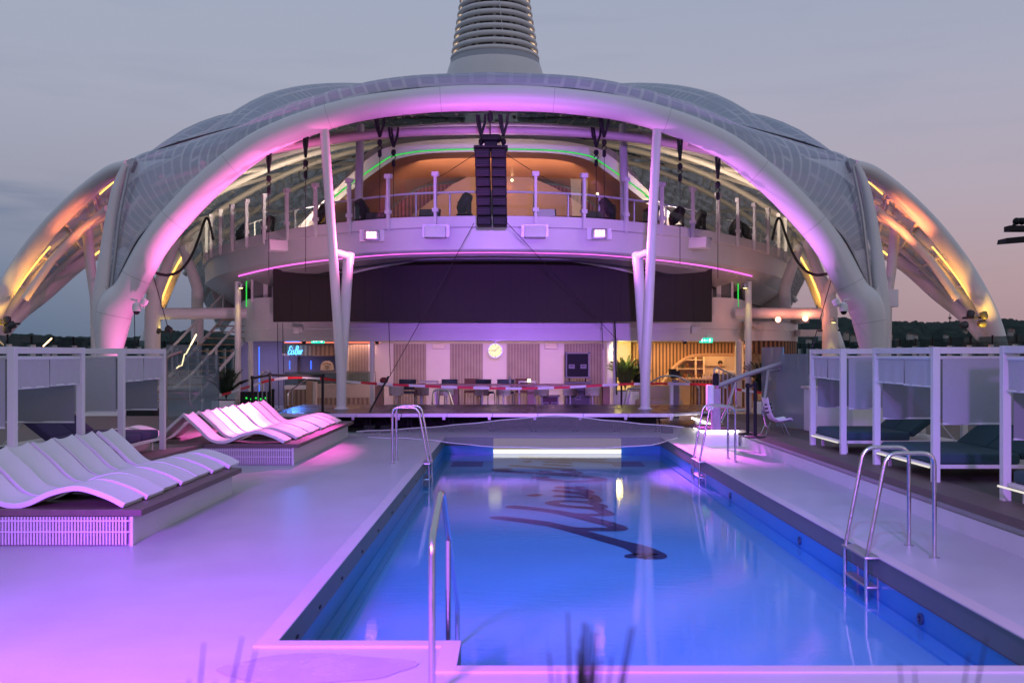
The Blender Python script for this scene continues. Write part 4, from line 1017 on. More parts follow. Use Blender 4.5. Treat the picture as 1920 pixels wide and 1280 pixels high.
# mid-level glazing either side of the screen
for s in (0, 1):
    m_ = (lambda x: mir(x)+4) if s else (lambda x: x)
    for a, b in ((474,497),(501,513)):
        p0, p1 = P(m_(a),568,36.2), P(m_(b),525,36.2)
        x0, x1 = sorted((p0.x,p1.x)); f_ = MB()
        for x in (x0,x1): f_.box((x-.04,36.1,3.9),(x+.04,36.2,5.0))
        f_.box((x0,36.1,4.9),(x1,36.2,4.98)); w_ = f_.build('window', whitem, bld)
        MB().box((x0+.03,36.16,3.95),(x1-.03,36.18,4.9)).build('pane', mat('window_pane', (.16,.18,.17), .08, var=.1, spec=.8), w_)
    MB().tube([P(m_(462),575,36.6), P(m_(462),530,36.6), P(m_(466),512,36.6)], .022, 6).build('green_light_strip', green_e, bld)
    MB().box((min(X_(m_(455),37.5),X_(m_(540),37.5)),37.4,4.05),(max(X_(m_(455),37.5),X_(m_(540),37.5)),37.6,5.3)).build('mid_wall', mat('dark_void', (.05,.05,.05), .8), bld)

# ground floor walls
GW = 37.6
def wx(px, D=GW): return X_(px, D)
MB().box((wx(640),GW,0),(wx(1133),GW+.2,2.5)).build('back_wall', wallw, bld)
MB().box((wx(1133),GW-1.2,0),(wx(1146),GW+.2,2.5)).build('wall_pier', whitem, bld)
cpan = stripes('pleated_panel', (.40,.33,.29), (.27,.22,.20), 0, 9, .5, bump=.4)
for i, (a, b) in enumerate(((738,799),(844,905),(950,1012),(1058,1130),(655,690))):
    MB().box((wx(a),GW-.04,.05),(wx(b),GW-.002,2.42)).build('pleated_blind', cpan, bld)
for px in (823,1033): MB().rbox((wx(px,GW-.1),GW-.12,2.32), (.46,.2,.20), .02).build('wall_heater', cream, bld)
# side wall warm, left service wall
MB().box((wx(1146),GW+1.2,0),(wx(1190),GW+1.3,2.5)).build('warm_wall', mat('ochre_wall', (.62,.50,.30), .6), bld)
slt = stripes('oak_slats', (.42,.24,.12), (.10,.055,.035), 0, 7.5, .55, bump=.8)
# right bar: slatted wall with an arched opening
BD = 38.6
def barwall():
    zt = 2.46; poly_top = []; arch = [(1228,762),(1236,735),(1246,712),(1262,690),(1282,674),(1300,667),(1330,665),(1376,665)]
    A = cr([P(a,b,BD) for a,b in arch], 6); b = MB()
    for p, q_ in zip(A, A[1:]):
        if q_.x-p.x > 1e-4: b.prism([p, q_, Vector((q_.x,BD,zt)), Vector((p.x,BD,zt))], (0,.08,0))
    b.box((wx(1188,BD),BD,0),(A[0].x,BD+.08,zt)); b.box((A[-1].x+.35,BD,Z_(664,BD)),(wx(1490,BD),BD+.08,zt))
    b.build('slatted_wall', slt, bld); MB().tube([p-Vector((0,.03,0)) for p in A], .05, 6, sq=True).build('arch_trim', oak, bld)
barwall()
MB().box((wx(1380,BD-.1),BD-.3,0),(wx(1392,BD-.1),BD+.1,2.5)).build('wall_pier', cream, bld)
MB().box((wx(1146),BD+2.4,0),(wx(1500,BD),BD+2.5,2.5)).build('back_wall', mat('bar_back_wall', (.50,.38,.28), .6), bld)
# right hand lower building past the bar
rp = cr([P(1396,640,36.8),P(1430,640,36.6),P(1470,640,37),P(1492,640,38.5),P(1496,640,41)], 6)
MB().grid([[Vector((p.x,p.y,z)) for z in (3.25,2.9)] for p in rp]+[]).build('side_fascia', white, bld)
MB().grid([[Vector((p.x,p.y+.03,z)) for z in (2.895,2.52)] for p in rp]+[]).build('side_fascia', white, bld)
MB().prism([Vector((p.x,p.y,3.2)) for p in rp]+[Vector((rp[0].x,42,3.2))], (0,0,.04)).build('side_roof', cream, bld)
sl2 = stripes('oak_slats_fine', (.40,.21,.11), (.08,.04,.03), 0, 5.5, .5, bump=.8)
MB().grid([[Vector((p.x,p.y+.15,z)) for z in (2.515,2.05)] for p in rp]+[]).build('slatted_frieze', sl2, bld)
MB().box((wx(1494,38),37.5,2.7),(wx(1534,38),39,2.95)).build('bridge_wing', white, bld)
MB().box((wx(1494,38),37.5,3.2),(wx(1510,38),39,3.6)).build('bridge_wing', cream, bld)
# left EisBar wall
ED = 38.4
MB().box((wx(430,ED),ED+1.2,0),(wx(545,ED),ED+1.3,2.5)).build('service_wall', mat('violet_grey_wall', (.34,.32,.38), .6, var=.08), bld)
flt = stripes('fluted_oak', (.44,.33,.25), (.24,.17,.13), 0, 6, .5)
MB().box((wx(530,ED),ED-.1,Z_(667,ED)),(wx(714,ED),ED,2.38)).build('fluted_sign_band', flt, bld)
MB().box((wx(530,ED),ED+1.4,0),(wx(640,ED),ED+1.5,2.5)).build('service_wall', mat('lilac_wall', (.36,.33,.42), .6), bld)
MB().box((wx(640,ED),ED+1.2,0),(wx(712,ED),ED+1.3,2.4)).build('tiled_wall', mat('green_tile_wall', (.02,.10,.075), .25, var=.3, vs=9), bld)
MB().box((wx(664,ED),ED+1.1,0),(wx(668,ED),ED+1.2,2.3)).build('brass_trim', mat('brass', (.5,.28,.08), .35, .8), bld)
MB().box((wx(714,ED),ED-.1,0),(wx(738),ED,2.5)).build('wall_pier', wallw, bld)
MB().tube([P(533,642,37.6),P(712,642,37.6)], .03, 6).build('warm_light_strip', emis('coral_led', (1,.22,.12), 1.2), bld)
ctr = thing('ice_cream_counter', (wx(620,37), 37, 0), 'fluted ice cream counter with glass display under the blue neon sign', 'counter')
MB().box((wx(588,36.8),36.6,.42),(wx(702,36.8),37.4,.92)).build('front', mat('counter_panel', (.46,.38,.32), .5), ctr)
MB().box((wx(588,36.8),36.62,0),(wx(702,36.8),37.38,.418)).build('fluted_base', flt, ctr)
MB().box((wx(532,36.8),36.9,.72),(wx(586,36.8),37.5,.86)).build('front', whitem, ctr); MB().box((wx(532,36.8),36.92,0),(wx(586,36.8),37.48,.718)).build('fluted_base', flt, ctr)
MB().box((wx(532,36.8),36.95,.87),(wx(700,36.8),36.97,1.36)).build('glass_display', glassy('display_glass', (.75,.85,.82), .3, .03, (.1,.16,.15), .25), ctr)
MB().tube([P(600,697,36.8),P(704,697,36.8),P(704,724,36.8)], .03, 6).build('display_rail', steel, ctr)
MB().box((wx(560,38),37.9,.9),(wx(600,38),38.1,1.3)).build('fridge', dgrey, ctr)
MB().box((wx(576,35.5),35.3,.0),(wx(588,35.5),35.6,1.06)).build('side_post', oak, ctr); MB().box((wx(588,35.5)+.01,35.3,.0),(wx(594,35.5),35.6,1.04)).build('side_post', cream, ctr)
bd_ = thing('sign_board', P(613,690,37.3), 'round-topped cream board with a small dark emblem on the ice counter', 'sign')
pc = P(613,688,37.3); r_ = .235
MB().prism([pc+Vector((1.05*r_*math.cos(a),0,1.0*r_*math.sin(a))) for a in [math.pi*i/18 for i in range(19)]]+[pc+Vector((-1.05*r_,0,-.12)),pc+Vector((1.05*r_,0,-.12))], (0,.04,0)).build('board', mat('board_cream', (.55,.46,.36), .7), bd_)
e = MB()
for k_ in range(9): a = R(30+15*k_); e.cbox(pc+Vector((.15*math.cos(a),-.012,.03+.12*math.sin(a))), (.022,.008,.034), Matrix.Rotation(-(a-math.pi/2), 3, 'Y'))
for sx_ in (-1,1): e.tube([pc+Vector((sx_*.045+.033*math.cos(a),-.012,.02+.028*math.sin(a))) for a in [2*math.pi*i/12 for i in range(12)]], .007, 5, closed=True)
e.tube([pc+Vector((-.05,-.012,-.045)),pc+Vector((0,-.012,-.075)),pc+Vector((.05,-.012,-.045))], .008, 5); e.build('emblem', mat('emblem_ink', (.10,.07,.05), .7), bd_)
# neon script
neon = thing('neon_sign', P(552,657,38.2), 'blue neon script sign reading EisBar on the fluted band', 'neon sign')
LET = [([(.55,.92),(.30,1.02),(.12,.85),(.18,.62),(.42,.55),(.15,.50),(.0,.28),(.08,.05),(.32,.0),(.52,.15)],0,1),([(0,.5),(-.06,.15),(.0,.0),(.12,.05)],.68,1),([(.04,.72),(.06,.78)],.68,1),
 ([(.28,.5),(.10,.45),(.10,.33),(.24,.22),(.20,.04),(0,.04)],.92,1),([(.15,1.0),(.05,.5),(0,.0)],1.42,1),([(.0,.92),(.30,1.05),(.50,.88),(.38,.62),(.12,.54),(.44,.48),(.46,.20),(.25,.0),(.0,.02)],1.44,1),
 ([(.34,.42),(.14,.50),(.0,.25),(.10,.02),(.30,.18),(.36,.48),(.32,.10),(.42,.0)],2.05,1),([(.08,.5),(.05,.25),(0,.0)],2.60,1),([(.05,.3),(.18,.48),(.32,.46)],2.60,1)]
o0 = P(540,664,38.2); sc_ = .30
for pts_, ox, _ in LET:
    q_ = cr([(o0.x+(x+ox)*sc_*.62+y*.05, 38.2, o0.z+y*sc_+.0) for x,y in pts_], 4)
    MB().tube(q_, .022, 6).build('letter', emis('neon_cyan', (.10,.42,1), 2.8) if 'neon_cyan' not in MC else MC['neon_cyan'], neon)
bl = MB().rbox(P(549,640,37.4), (.48,.5,.03), .01); tag(bl.build('ceiling_light', emis('blue_ceiling', (.03,.2,1), 3)), 'blue glowing light panel in the ceiling above the neon sign', 'ceiling light')
for px, D in ((486,38.9),(543,39.2),(583,39.4)):
    o = MB().tube([P(px,741 if px<500 else 692,D),P(px,650 if px<500 else 676,D)], .022, 6).build('light_strip', emis('blue_led', (.05,.15,1), 2) if 'blue_led' not in MC else MC['blue_led']); tag(o, 'thin vertical blue light line on the service wall, %s' % {486:'leftmost and longest',543:'under the neon sign',583:'beside the round board'}[px], 'light strip')
lamp('neon_glow', 'POINT', P(552,657,37.9), 6, (.1,.5,1), size=.2); lamp('blue_spill', 'SPOT', P(552,645,33.5), 160, (.05,.2,1), P(552,775,28), size=.1, spot=40, blend=1)
# exit signs
def exit_sign(px, py, D, lab):
    p = P(px, py, D); th = thing('exit_sign', p, lab, 'exit sign'); w_, h_ = .235, .085
    MB().box((p.x-w_,p.y,p.z-h_),(p.x+w_,p.y+.04,p.z+h_)).build('panel', emis('exit_green', (.02,.75,.45), 1.6) if 'exit_green' not in MC else MC['exit_green'], th)
    we = emis('exit_white', (.8,1,.9), 2) if 'exit_white' not in MC else MC['exit_white']; y = p.y-.006; g = MB()
    g.sph((p.x-.14,y,p.z+.045), .014, 8)
    for a_, b_ in (((-.145,.03),(-.155,-.01)),((-.155,-.01),(-.175,-.05)),((-.155,-.01),(-.125,-.03)),((-.125,-.03),(-.13,-.055)),((-.145,.022),(-.11,.005)),((-.147,.022),(-.18,.0))): g.tube([(p.x+a_[0],y,p.z+a_[1]),(p.x+b_[0],y,p.z+b_[1])], .008, 5)
    g.tube([(p.x-.08,y,p.z),(p.x+.06,y,p.z)], .010, 5); g.tube([(p.x-.04,y,p.z+.035),(p.x-.085,y,p.z),(p.x-.04,y,p.z-.035)], .010, 5); g.box((p.x+.10,y,p.z-.05),(p.x+.17,y+.004,p.z+.05)); g.build('pictogram', we, th)
    MB().tube([p+Vector((0,.02,h_)), p+Vector((0,.02,h_+.08))], .01, 5).build('hanger', steelm, th)
exit_sign(596,639,35.4,'green glowing exit sign on the left, over the ice counter'); exit_sign(1324,638,35.4,'teal glowing exit sign on the right, over the wooden bar')
for px, py, D, lab in ((496,741-0,0,''),): pass
# clock
cp = P(928.5,657,34.6); ck = thing('wall_clock', cp, 'round lit cream clock hanging in the middle under the ceiling', 'clock')
M90 = Matrix.Rotation(R(90), 3, 'X')
MB().lathe([(.001,-.03),(.262,-.03),(.27,0),(.262,.045),(.245,.045),(.242,.03),(.001,.03)], cp, 40, M90).build('case', steelm, ck)
MB().lathe([(.001,.031),(.24,.031),(.24,.034),(.001,.034)], cp, 40, M90).build('dial', emis('clock_dial', (1,.86,.55), 1.15), ck)
b = MB()
for i in range(12):
    a = i*math.pi/6; q_ = cp+Vector((.205*math.sin(a),-.036,.205*math.cos(a))); b.cbox(q_, (.012 if i%3 else .018,.004,.05 if i%3==0 else .035), Matrix.Rotation(a, 3, 'Y'))
b.build('hour_marks', black, ck)
for a, l, w_ in ((R(271),.15,.018),(R(47),.20,.012)): MB().tube([cp+Vector((-.03*math.sin(a),-.04,-.03*math.cos(a))), cp+Vector((l*math.sin(a),-.04,l*math.cos(a)))], w_/2, 6).build('hand', black, ck)
MB().tube([cp+Vector((0,0,.26)), cp+Vector((0,0,.36))], .02, 6).build('hanger', steelm, ck); MB().box((cp.x-.25,cp.y-.05,cp.z+.34),(cp.x+.25,cp.y+.05,cp.z+.36)).build('bracket', steelm, ck)

# ================================================================== STAGE
st = thing('stage', (.6, 27.8, 0), 'low black-decked stage with silver edge on black truss across the end of the pool', 'stage')
SX0, SX1, SD0, SD1, SZ = X_(500,25.7), X_(1262,25.6), 25.6, 30.3, .49
nseg = 9; w_ = (SX1-SX0+.02)/nseg
stm2 = mat('stage_deck_black', (.035,.033,.036), .28, var=.25, vs=1.2)
for i in range(nseg):
    x = SX0+i*w_; MB().box((x+.004,SD0,SZ-.05),(x+w_-.004,SD1,SZ)).build('deck_board', stm2, st)
    MB().box((x+.006,SD0-.035,SZ-.085),(x+w_-.006,SD0-.003,SZ+.004)).build('edge_profile', mat('alu_edge', (.62,.60,.66), .35, .3, var=.06), st)
    MB().cbox((x+w_-.08,SD0-.05,SZ-.12), (.07,.03,.07)).build('corner_clamp', steelm, st)
MB().prism([(SX1,25.6,SZ-.055),(X_(1400,28.3),28.2,SZ-.055),(X_(1400,28.3),30.3,SZ-.055),(SX1,30.3,SZ-.055)], (0,0,.05)).build('deck_board', stm2, st)
MB().tube([(SX1,25.6,SZ-.04),(X_(1402,28.2),28.2,SZ-.04)], .04, 8).build('edge_profile', MC['alu_edge'], st)
for y in (25.75, 26.6):
    b = MB(); zt, zb_ = SZ-.12, SZ-.40
    for z in (zt, zb_): b.tube([(SX0+.3,y,z),(SX1-.1,y,z)], .022, 6)
    n = 34; xs = [SX0+.3+(SX1-.4-SX0)*i/n for i in range(n+1)]
    for i in range(n): b.tube([(xs[i],y,zt if i%2 else zb_),(xs[i+1],y,zb_ if i%2 else zt)], .012, 5)
    b.build('truss', black, st)
for i in range(10):
    x = SX0+.4+(SX1-SX0-.8)*i/9
    for dx in (0,.09): MB().tube([(x+dx,25.9,0),(x+dx,25.9,SZ-.06)], .022, 6).build('leg', black, st)
MB().box((SX0+.2,27.2,.0),(SX1-.2,27.25,SZ-.06)).build('skirt', blackr, st)
# grey floor boxes (cable cases) on the left under the truss
for i,(px,w2) in enumerate(((690,.3),(720,.25),(1255,.28))):
    p = P(px, 803, 25.2); th = tag(MB().rbox((p.x,25.55,.10), (w2,.28,.20), .03).build('power_box', black), 'small black power box on the floor under the stage edge, %s' % ('leftmost','next to the leftmost','at the right end')[i], 'power box')

# ------------------------------------------------------------------ furniture under the building
TD = 32.6
tb = thing('high_table', (X_(890,TD), TD, 0), 'long wooden bar-height table behind the stage', 'table')
MB().box((X_(708,TD),TD-.25,.98),(X_(1142,TD),TD+.45,1.04)).build('table_top', mat('red_oak', (.32,.17,.11), .45, var=.15, vs=4), tb)
for px in (711,853,995,1136): MB().box((X_(px,TD)-.11,TD-.2,0),(X_(px,TD)+.11,TD+.4,.978)).build('table_leg', MC['red_oak'], tb)
def make_stool():
    r = thing('bar_stool', (0,0,0), 'x', 'stool')
    MB().tube([(0,0,.02),(0,0,.70)], .028, 10).build('pole', steelm, r)
    MB().lathe([(.20,0),(.20,.012),(.05,.03)], (0,0,0), 20).build('foot', steelm, r)
    MB().rbox((0,0,.735), (.38,.38,.07), .05).build('seat', mat('coral_seat', (.50,.20,.14), .7, var=.1), r)
    rows = []
    for i in range(17):
        a = R(-100+200*i/16)-math.pi/2; rows.append([Vector((.235*math.cos(a), .235*math.sin(a), z)) for z in (.70, .80, .98+.03*math.cos(R(-100+200*i/16)))])
    MB().slab(rows, (0,0,0.001)).build('shell', mat('stool_shell', (.74,.68,.66), .8, var=.06), r)
    MB().tube([rw[2]+Vector((0,0,.0)) for rw in rows], .014, 6).build('shell_rim', MC['stool_shell'], r)
    return r
sto = make_stool(); sp = [743,791,837,904,944,1016,1069,1111]
lb_ = ['pale bar stool at the long table, %s' % x for x in ('leftmost','second from the left','third from the left','fourth from the left','just left of the table middle','just left of the big flight case','under the big flight case','rightmost')]
for i, px in enumerate(sp):
    loc = (X_(px,31.9), 31.9, 0); rz = (.1,-.2,.3,-.6,.4,.1,-.7,.25)[i]
    if i == 0: sto.location = loc; sto.rotation_euler = (0,0,rz); sto['label'] = lb_[0]; sto['group'] = 'bar stools at the long table'
    else: dup(sto, loc, rz, lb_[i])
def make_arm():
    r = thing('bar_armchair', (0,0,0), 'x', 'chair'); m = mat('sage_frame', (.08,.12,.12), .6)
    for x in (-.26,.26):
        for y in (-.24,.24): MB().tube([(x*1.05,y*1.1,0),(x,y,.72)], .016, 6).build('leg', m, r)
    MB().rbox((0,0,.74), (.54,.50,.08), .05).build('seat', mat('sage_seat', (.13,.17,.17), .8), r)
    rows = []
    for i in range(13):
        a = R(-80+160*i/12)+math.pi/2; rows.append([Vector((.29*math.cos(a), .27*math.sin(a), z)) for z in (.82, .95, 1.16)])
    MB().slab(rows, (0,0,.001)).build('woven_back', mat('sage_rope', (.10,.13,.14), .9, var=.2, vs=30), r)
    MB().tube([rw[2] for rw in rows], .02, 6).build('back_frame', m, r)
    MB().tube([(-.24,-.24,.3),(.24,-.24,.3)], .012, 6).build('foot_rail', m, r)
    return r
arm = make_arm(); ap = [(764,0),(842,1),(908,2),(948,3)]
for px, i in ap:
    lab = 'sage grey bar armchair behind the long table, '+('leftmost','second from the left','third from the left','rightmost')[i]; loc = (X_(px,33.4), 33.4, 0)
    if i == 0: arm.location = loc; arm['label'] = lab; arm['group'] = 'armchairs behind the long table'
    else: dup(arm, loc, (.2,-.3,.5,-.1)[i], lab)
brn = mat('rust_back', (.22,.10,.06), .7)
for i, px in enumerate((884,980)):
    p = (X_(px,34.2),34.2,0); th = thing('bar_armchair', p, 'rust brown bar chair farther behind the table, %s one' % ('left','right')[i], 'chair')
    MB().rbox((p[0],p[1],.74), (.5,.46,.08), .04).build('seat', brn, th); MB().rbox((p[0],p[1]+.22,1.0), (.5,.05,.36), .02).build('backrest', brn, th)
    for x in (-.22,.22):
        for y in (-.2,.2): MB().tube([(p[0]+x*1.1,p[1]+y*1.1,0),(p[0]+x,p[1]+y,.71)], .014, 6).build('leg', mat('ochre_leg', (.35,.22,.08), .6), th)
for i, (x0, x1, lab) in enumerate(((788,822,'left of the middle'),(972,1004,'right of the middle'))):
    th = thing('side_table', (X_((x0+x1)/2,34),34,0), 'tall cream side table behind the long table, '+lab, 'table')
    MB().box((X_(x0,34),33.8,1.06),(X_(x1,34),34.3,1.11)).build('table_top', cream, th)
    for px in (x0+1.5, x1-1.5): MB().box((X_(px,34)-.03,33.9,0),(X_(px,34)+.03,33.96,1.058)).build('leg', cream, th)
pc = P(945,707,33.8); bt = thing('bottle', pc, 'clear glass bottle standing on the table below the clock', 'bottle')
MB().lathe([(.04,1.05),(.042,1.2),(.02,1.26),(.014,1.33)], (pc.x+.2,33,0), 10).build('glass', mat('bottle_glass', (.25,.30,.28), .1), bt)
tl = P(992,713,33.7); tag(MB().sph(tl, .055, 10).build('table_lamp', emis('tea_lamp', (1,.9,.5), 6)), 'small glowing lamp on the tall cream side table', 'lamp')
# guy line bags
dr = mat('dark_red_bag', (.18,.02,.03), .6)
tag(MB().sph(P(720,713,32), .14, 12, (1,1,.75)).build('helmet', dr), 'dark red rounded helmet lying on the left end of the long table', 'helmet')

# flight cases
def case(px0, px1, py0, py1, D, dep, lab, feet=False, doors=2, face=None):
    x0, x1, z1, z0 = X_(px0,D), X_(px1,D), Z_(py0,D), Z_(py1,D); th = thing('flight_case', ((x0+x1)/2,D,z0), lab, 'flight case')
    MB().box((x0,D,z0),(x1,D+dep,z1)).build('body', face or black, th, bevel=.01)
    b = MB(); e_ = .018
    for x in (x0+e_, x1-e_): b.box((x-e_*1.2,D-.008,z0-.004),(x+e_*1.2,D-.001,z1+.004))
    for z in (z0+e_, z1-e_): b.box((x0+e_*2.3,D-.008,z-e_),(x1-e_*2.3,D-.001,z+e_))
    b.build('edge_trim', trim, th)
    for sx_, sz_ in ((x0,z0),(x1,z0),(x0,z1),(x1,z1)): MB().sph((sx_,D+.01,sz_), .045, 10).build('corner_ball', trim, th)
    for k_ in range(doors):
        xc = x0+(x1-x0)*(k_+.5)/doors if doors > 1 else (x0+x1)/2; zc_ = z0+(z1-z0)*.45
        o = MB().box((xc-.10,D-.012,zc_-.07),(xc+.10,D-.002,zc_+.07)).build('handle_plate', trim, th); MB().tube([(xc-.06,D-.03,zc_+.01),(xc+.06,D-.03,zc_+.01)], .012, 6).build('handle', black, o)
    if feet:
        for x in (x0+.12,x1-.12): MB().tube([(x-.02,D+.15,z0-.07),(x+.02,D+.15,z0-.07)], .06, 14).build('castor', blackr, th)
    return th
c1 = case(1061,1105,661,708,33.4,.8,'black upright flight case with silver edges standing on another case behind the long table', feet=True)
case(1061,1107,716,770,33.4,.8,'grey flight case carrying the upright black one', doors=1, face=mat('case_grey', (.10,.11,.11), .5))
case(1015,1047,742,770,33.6,.7,'low dark red flight case under the table, left of the grey case', face=mat('case_wine', (.08,.02,.03), .5))
mk = P(1083,731,33.35); tag(MB().lathe([(.09,0),(.09,.01),(.06,.012),(.055,.0)], mk+Vector((0,-.01,0)), 20, Matrix.Rotation(R(90),3,'X')).build('round_emblem', whitem), 'pale round emblem on the front of the grey flight case', 'emblem') if 0 else None

# palms
leafm = {k_: mat('palm_leaf_'+k_, c, .55, var=.3, vs=10) for k_, c in (('green', (.10,.17,.03)), ('dark', (.025,.05,.028)), ('violet', (.035,.028,.035)))}
def palm(loc, lab, h, n, spread, m, pot=None, seed=1, cat='plant', seg=14, lw=.012):
    rnd = random.Random(seed); th = thing('potted_palm' if pot else 'palm_plant', loc, lab, cat); c = Vector(loc); z0 = 0
    if pot:
        w, ph = pot; MB().rbox((c.x,c.y,c.z+ph/2), (w,w,ph), .02).build('planter', whitem, th); z0 = ph
        MB().box((c.x-w/2+.03,c.y-w/2+.03,c.z+ph),(c.x+w/2-.03,c.y+w/2-.03,c.z+ph+.01)).build('soil', blackr, th)
    st_, lf = MB(), MB()
    for i in range(n):
        a = rnd.uniform(0, 6.283); l = h*rnd.uniform(.75,1.08); sp_ = spread*rnd.uniform(.2,1); ps = []
        for j in range(seg+1):
            t_ = j/seg; ps.append(c+Vector((math.cos(a)*sp_*t_**1.5, math.sin(a)*sp_*t_**1.5, z0+l*(t_-.32*t_**3*sp_/spread))))
        st_.tube(ps, [.007*(1-.7*j/seg) for j in range(seg+1)], 4)
        for j in range(3, seg+1):
            d = (ps[j]-ps[j-1]).normalized(); sd = d.cross(Vector((0,0,1))); 
            if sd.length < .1: sd = Vector((1,0,0))
            sd.normalize(); L2 = h*.24*(1.1-.75*j/seg)
            for s_ in (-1,1):
                for q_ in (0,.5):
                    b0 = ps[j]-(ps[j]-ps[j-1])*q_; dr_ = (sd*s_*.75+d*.9+Vector((0,0,rnd.uniform(-.35,.15)))).normalized(); e_ = b0+dr_*L2*rnd.uniform(.8,1.1)+Vector((0,0,-L2*.18)); md = b0.lerp(e_,.4)+Vector((0,0,L2*.06)); ww = d*lw
                    lf.add([b0, md+ww, e_, md-ww], [(0,1,2,3)])
    st_.build('stem', m, th); lf.build('foliage', m, th); return th
palm((X_(1172,35.6),35.6,0), 'yellow-lit palm in a white planter beside the right V column', 1.25, 52, .8, leafm['green'], (.9,.72), 3, lw=.03)
palm((X_(1196,36.2),36.2,0), 'dark palm in a white planter behind the right V column', 1.1, 26, .6, leafm['dark'], (.7,.75), 4, lw=.03)
palm((X_(424,33),33,0), 'dark palm in a pale planter beside the left yellow-lit column', 1.15, 30, .8, leafm['dark'], (.75,.5), 5, lw=.03)
palm((X_(1432,33.5),33.5,0), 'dark palm behind the right glass screen near the pool lift', 1.5, 30, .7, leafm['dark'], (.6,.45), 6, lw=.03)
# foreground ornamental plants, out of focus
def blades(loc, lab, n, h, seed, sp=.25):
    rnd = random.Random(seed); th = thing('spiky_plant', loc, lab, 'plant'); b = MB(); c = Vector(loc)
    for i in range(n):
        a = rnd.uniform(0,6.28); l = h*rnd.uniform(.55,1); s_ = sp*rnd.uniform(.1,1); ps = []
        for j in range(9): t_ = j/8; ps.append(c+Vector((math.cos(a)*s_*t_**1.3, math.sin(a)*s_*t_**1.3*.6, l*t_-.0)))
        b.tube(ps, [.0075*(1-t__/8.3)+.001 for t__ in range(9)], 4)
    b.build('leaf_blades', leafm['violet'], th)
    MB().rbox((c.x,c.y,c.z+.0-.24), (.45,.4,.5), .03).build('planter', whitem, th); return th
D = 1.8
blades((X_(1075,D),D,.78), 'blurred dark spiky leaves at the bottom middle of the picture', 44, .73, 11, .12)
blades((X_(1735,D),D,.78), 'blurred thin spiky leaves at the bottom right of the picture', 16, .70, 12, .17)
blades((X_(330,D),D,.78), 'blurred spiky leaves at the bottom left of the picture', 36, .70, 13, .24)
blades((X_(120,D),D,.72), 'faint blurred spiky leaves in the bottom left corner', 12, .50, 14, .3)

# ------------------------------------------------------------------ hanging line array and rigging
LD = 27.3
ar = thing('line_array', P(920,425,LD), 'tall black line array of speakers hanging in the middle of the arch', 'speaker')
x0, x1 = 890, 949
for i in range(8):
    ya, yb = 278+i*18.2, 278+(i+1)*18.2-1.2; sh = i*.55
    for a, b_x in ((x0+sh, 918.5+sh*.8), (920.5+sh*.8, x1+sh*.5)):
        p0, p1 = P(a,yb,LD), P(b_x,ya,LD); o = MB().box((p0.x,LD-.02-.02*i*.3,p0.z),(p1.x,LD+.48,p1.z)).build('cabinet', black, ar, bevel=.03)
        g = MB(); 
        for q_ in range(3): g.box((p0.x+.03,LD-.035-.02*i*.3,p0.z+.05+.05*q_),(p1.x-.05,LD-.028-.02*i*.3,p0.z+.056+.05*q_))
        g.build('grille', dgrey, o)
MB().box((P(888,279,LD).x,LD-.05,Z_(277,LD)),(P(952,279,LD).x,LD+.55,Z_(273,LD))).build('fly_bar', black, ar)
MB().box((P(908,275,LD).x,LD+.1,Z_(275,LD)),(P(932,262,LD).x,LD+.3,Z_(262,LD))).build('hoist', black, ar)
MB().rbox((X_(920,LD),LD+.2,Z_(257,LD)), (.56,.34,.20), .08).build('hoist', black, ar)
def hook(px, py, D, ln, lab, wide=.16):
    p = P(px, py, D); th = thing('hoist_hook', p, lab, 'hoist hook', 'chain hooks under the canopy')
    b = MB()
    for s_ in (-1,1): b.tube([p+Vector((s_*wide,0,.05)), p+Vector((s_*wide*.8,0,-.2)), p+Vector((0,0,-.55))], .035, 6)
    b.tube([p+Vector((-wide*.5,.05,.05)), p+Vector((.0,0,-.5))], .03, 6)
    b.build('sling', blackr, th)
    b = MB(); b.lathe([(.03,-.62),(.07,-.66),(.07,-.75),(.03,-.80)], p, 10); b.tube([p+Vector((.06*math.sin(a),0,-.86-.06*math.cos(a))) for a in [i*.6 for i in range(9)]], .016, 6); b.lathe([(.04,-.93),(.055,-.96),(.055,-1.10),(.02,-1.14)], p, 8); b.build('hook', black, th)
    MB().tube([p+Vector((0,0,-1.1)), p+Vector((0,0,-1.1-ln))], .010, 5).build('chain', blackr, th)
hl = [(712,222,29,1.6,'left inner'),(738,242,30,2.4,'left, just right of the inner left column'),(573,258,27.5,2.6,'left, under the arch'),(504,287,27.5,2.7,'farthest left'),(1133,222,29,1.7,'right inner'),(1118,242,30,1.9,'right, near the right inner column'),(1275,264,27.5,2.3,'right, under the arch'),(1346,298,27.5,2.2,'farthest right')]
for px,py,D,ln,lab in hl: hook(px,py,D,ln,'black sling and hook with thin chain, '+lab, .14 if D > 28 else .05)
hook(902,218,27.6,.3,'black sling and hook just left of the speaker array', .12); hook(944,218,27.6,.3,'black sling and hook just right of the speaker array', .12)
th = thing('hoist_hook', P(919,205,27.5), 'central hook carrying the speaker array on a black chain', 'hoist hook', 'chain hooks under the canopy')
MB().tube([P(919,200,27.5),P(919,262,27.5)], .018, 6).build('chain', black, th); MB().lathe([(.03,-.3),(.08,-.2),(.08,-.05),(.03,0)], P(919,210,27.5), 10).build('hook', black, th)
